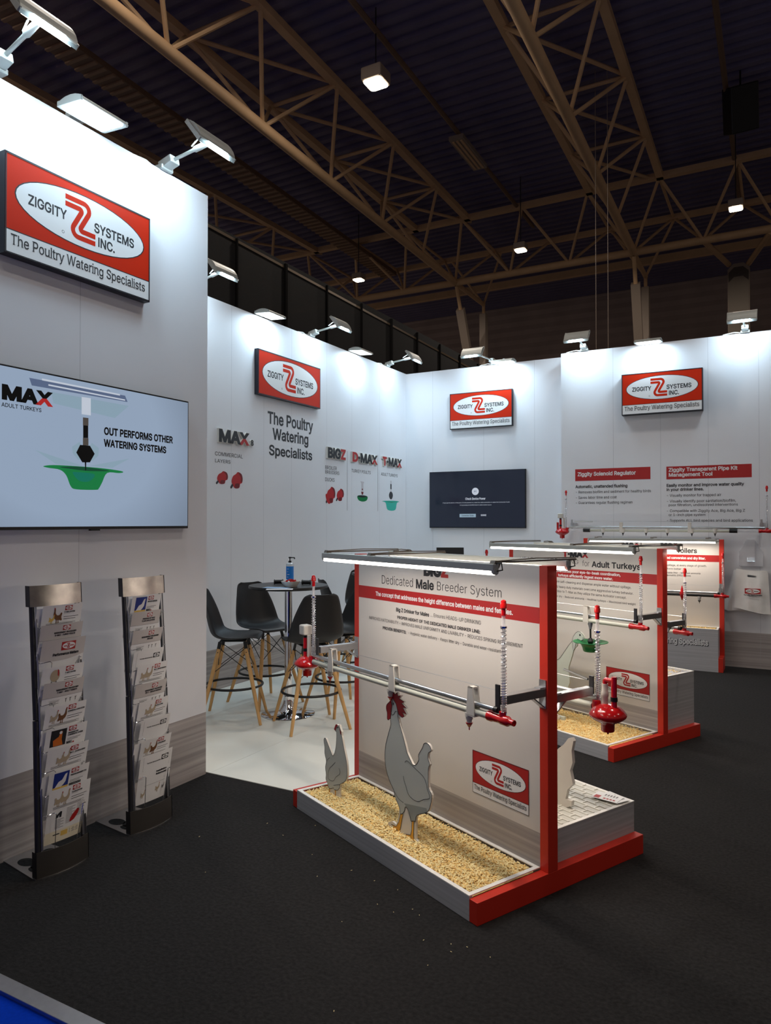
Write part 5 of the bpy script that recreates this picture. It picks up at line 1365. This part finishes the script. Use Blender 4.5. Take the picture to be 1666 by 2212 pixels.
for p, lab in (((-3.88, 7.05, .004), 'second round black bar table, its edge showing beside the red post'), ((-3.62, 8.45, .004), 'round bar table mostly hidden, carrying the laptop')):
    c = copy_tree(T1); c.location = p; c['label'] = lab
ZT = 1.1445
def on_table(px, py): p = onZ(px, py, ZT); return (p.x, p.y, ZT)
# pump bottle
b_ = thing('pump_bottle', 'pump bottle of hand gel with a bright blue label on the bar table', 'bottle', (-3.99, 5.46, ZT))
MB().lathe([(.0001, 0), (.033, 0), (.035, .004), (.035, .165), (.033, .175), (.02, .182), (.013, .184), (.0001, .184)], n=28).build('body', mat('bottle_clear', (216, 228, 238), .12, alpha=.9), b_)
mb = MB(); N = 22; vs = []
for i in range(N + 1):
    a = math.radians(-165 + 190 * i / N); vs += [(.0356 * math.cos(a), .0356 * math.sin(a), .012), (.0356 * math.cos(a), .0356 * math.sin(a), .15)]
mb.add(vs, [(2 * i, 2 * i + 2, 2 * i + 3, 2 * i + 1) for i in range(N)], 0, True); lb = mb.build('label_band', M_bottleblue, b_)
A2 = Art()
for i, (ln, w_) in enumerate(((.008, .018), (.0, .012), (.0, .024), (.0, .014))): A2.rect(.0, .125 - .025 * i, w_, .129 - .025 * i, 0, 1, 4)
A2.build('label_lines', [M_paper], lambda x, y, l: (.0362 * math.cos(math.radians(-100) + x / .035), .0362 * math.sin(math.radians(-100) + x / .035), y), lb)
m = MB(); m.lathe([(.0001, .184), (.014, .184), (.014, .2), (.005, .202), (.005, .222), (.012, .224), (.012, .236), (.0001, .238)]); m.bar((0, 0, .23), (.045, .01, .23), .012, .009); m.bar((.042, .01, .23), (.046, .011, .217), .008, .008); m.build('pump', M_black, b_)
bw = thing('sweets_bowl', 'white bowl of wrapped sweets on the bar table', 'bowl', on_table(628, 1268))
mb = MB(); prof = [(.0001, 0), (.05, 0), (.055, .004), (.082, .046), (.084, .05), (.08, .05), (.052, .01), (.0001, .008)]; mb.lathe(prof, n=8); mb.build('bowl', M_whiteplast, bw)
rn = random.Random(5)
for k in range(16):
    a = rn.uniform(0, 6.28); r = .052 * math.sqrt(rn.random()); h = .026 + .024 * rn.random() + (.055 - r) * .3
    cc = rn.choice((0, 0, 1))
    o_ = MB(); e = Vector((rn.uniform(-1, 1), rn.uniform(-1, 1), rn.uniform(-.4, .6))).normalized()
    o_.tube([-e * .019, -e * .011, -e * .009, Vector(), e * .009, e * .011, e * .019], [.008, .002, .0075, .009, .0075, .002, .008], 7)
    oo = o_.build('wrapped_sweet', M_redplast if cc == 0 else M_paper, None, (bw.location.x + r * math.cos(a), bw.location.y + r * math.sin(a), ZT + h))
    tag(oo, ('red wrapped sweet in the white bowl' if cc == 0 else 'white wrapped sweet in the white bowl'), 'sweet', 'red sweets in the bowl' if cc == 0 else 'white sweets in the bowl')
for (px, py, a, lab) in ((602, 1262, .2, 'short black ribbed cylinder on the bar table, left of the bowl'), (662, 1263, -.1, 'short black ribbed cylinder on the bar table, right of the bowl')):
    p = on_table(px, py); c = thing('black_cylinder', lab, 'cylinder', (p[0], p[1], ZT + .0225), YAW + a, 'black cylinders on the bar table')
    MB().lathe([(.0001, -.042), (.016, -.042), (.0225, -.04), (.0225, -.032), (.019, -.03), (.019, .03), (.0225, .032), (.0225, .04), (.016, .042), (.0001, .042)], (0, 0, 0), (1, 0, 0), 20).build('body', M_black, c)
    MB().lathe([(.008, 0), (.018, .001), (.018, .003), (.008, .003)], (.040, 0, 0), (1, 0, 0), 16).build('end_ring', M_darkmetal, c)
for k, (px, py, a, m_, lab) in enumerate(((604, 1273, .1, M_paper, 'white leaflet lying under another at the front of the bar table'), (598, 1270, -.25, mat('leaflet_blue', (150, 186, 222), .4), 'light blue leaflet at the front of the bar table'))):
    p = on_table(px, py); o_ = MB().box((-.11, -.05, 0), (.11, .05, .0012)).build('leaflet', m_, None, (p[0], p[1], ZT + k * .0013 + .0002), YAW + a); tag(o_, lab, 'leaflet', 'leaflets on the bar table')
# laptop
lp = thing('laptop', 'open black laptop seen from behind above the near display', 'laptop', (-3.62, 8.30, ZT), YAW - .05)
MB().box((-.17, .0, 0), (.17, .24, .016)).build('keyboard_base', M_black, lp, bevel=.003)
MB().box((-.17, -.006, 0), (.17, .0, .235), 0, Matrix.Rotation(math.radians(-14), 3, 'X') @ Matrix.Rotation(math.radians(0), 3, 'Z'), (0, .0, .012)).build('lid', M_black, lp)

# ------------------------------------------------------------------ holder and bags on the right wall
ho = thing('leaflet_holder', 'clear acrylic leaflet holder screwed to the right wall above the bags', 'holder', (-.32, YR - .002, 1.19))
m = MB(); Pp = [(-.125, 0), (.125, 0), (.125, .165), (.035, .31), (-.045, .31), (-.125, .165)]
m.add([(x, -.004, z) for x, z in Pp] + [(x, 0, z) for x, z in Pp], [tuple(range(5, -1, -1))[::-1], tuple(range(6, 12))] + [(i, 6 + i, 6 + (i + 1) % 6, (i + 1) % 6) for i in range(6)])
m.build('back_plate', M_clear, ho)
MB().box((-.125, -.05, 0), (.125, -.046, .075)).build('front_lip', M_clear, ho); MB().box((-.125, -.05, 0), (.125, 0, .004)).build('shelf', M_clear, ho)
MB().box((-.045, -.012, .10), (.04, -.008, .31)).build('hook_strap', M_clear, ho); MB().bar((.0, -.01, .1), (.0, -.055, .055), .08, .004).build('hook', M_clear, ho)
for x in (-.125, .121): MB().box((x, -.05, 0), (x + .004, 0, .12)).build('side_plate', M_clear, ho)
lf = thing('acrylic_card', 'small clear card box standing in the acrylic holder', 'card box', (-.30, YR - .04, 1.195)); MB().box((-.055, -.012, 0), (.02, .012, .1)).build('box', M_clear, lf); MB().box((-.055, -.013, .06), (.02, -.012, .064)).build('edge', M_whiteplast, lf)
for k in range(6):
    y = YR - .022 - .014 * k; dx = -.006 * (5 - k); w0, w1 = .165, .19
    rn = random.Random(k); NX, NZ = 22, 18; vs = []
    cxb = -.31 + dx; sk = -.10 + .02 * k
    for j in range(NZ + 1):
        v = j / NZ; z = 1.14 - .47 * v
        for i in range(NX + 1):
            s = -1 + 2 * i / NX; w = w0 + (w1 - w0) * v
            x = cxb + s * w + sk * v * (s < 0) * abs(s); yy = y - .008 * math.sin(3.2 * s + 4 * v + k) * (.3 + v) * .7 - .004 * math.sin(9 * s + k * 2) * v + .018 * abs(s) ** 3
            vs.append((x, yy, z - .02 * s * (k == 5) - .012 * v * math.cos(2.5 * s + k)))
    fs = [(j * (NX + 1) + i, j * (NX + 1) + i + 1, (j + 1) * (NX + 1) + i + 1, (j + 1) * (NX + 1) + i) for j in range(NZ) for i in range(NX) if not (j == 2 and 8 <= i <= 13)]
    bg = MB().add([(p[0] - cxb, p[1] - y, p[2] - 1.14) for p in vs], fs, 0, True).build('body', M_bag, None, auto=False)
    tb = thing('plastic_bag', 'front white plastic bag hanging on the right wall with a red printed logo' if k == 5 else 'white plastic bag hanging behind the printed one on the right wall', 'plastic bag', (cxb, y, 1.14), 0, 'hanging white plastic bags')
    bg.parent = tb
    if k == 5:
        A2 = Art(); A2.logo(-.075, -.265, .165, .062, RED, WHT, INK, 1, False, False, False)
        A2.text('The Poultry Watering Specialists', -.085, -.285, .012, INK, 1, x1=.105, wt=.04, res=1); A2.rect(-.03, -.295, .05, -.292, GRY, 1)
        A2.build('bag_print', PR, lambda x, yq, l: (x, -.026 - .0002 * l, yq), tb)
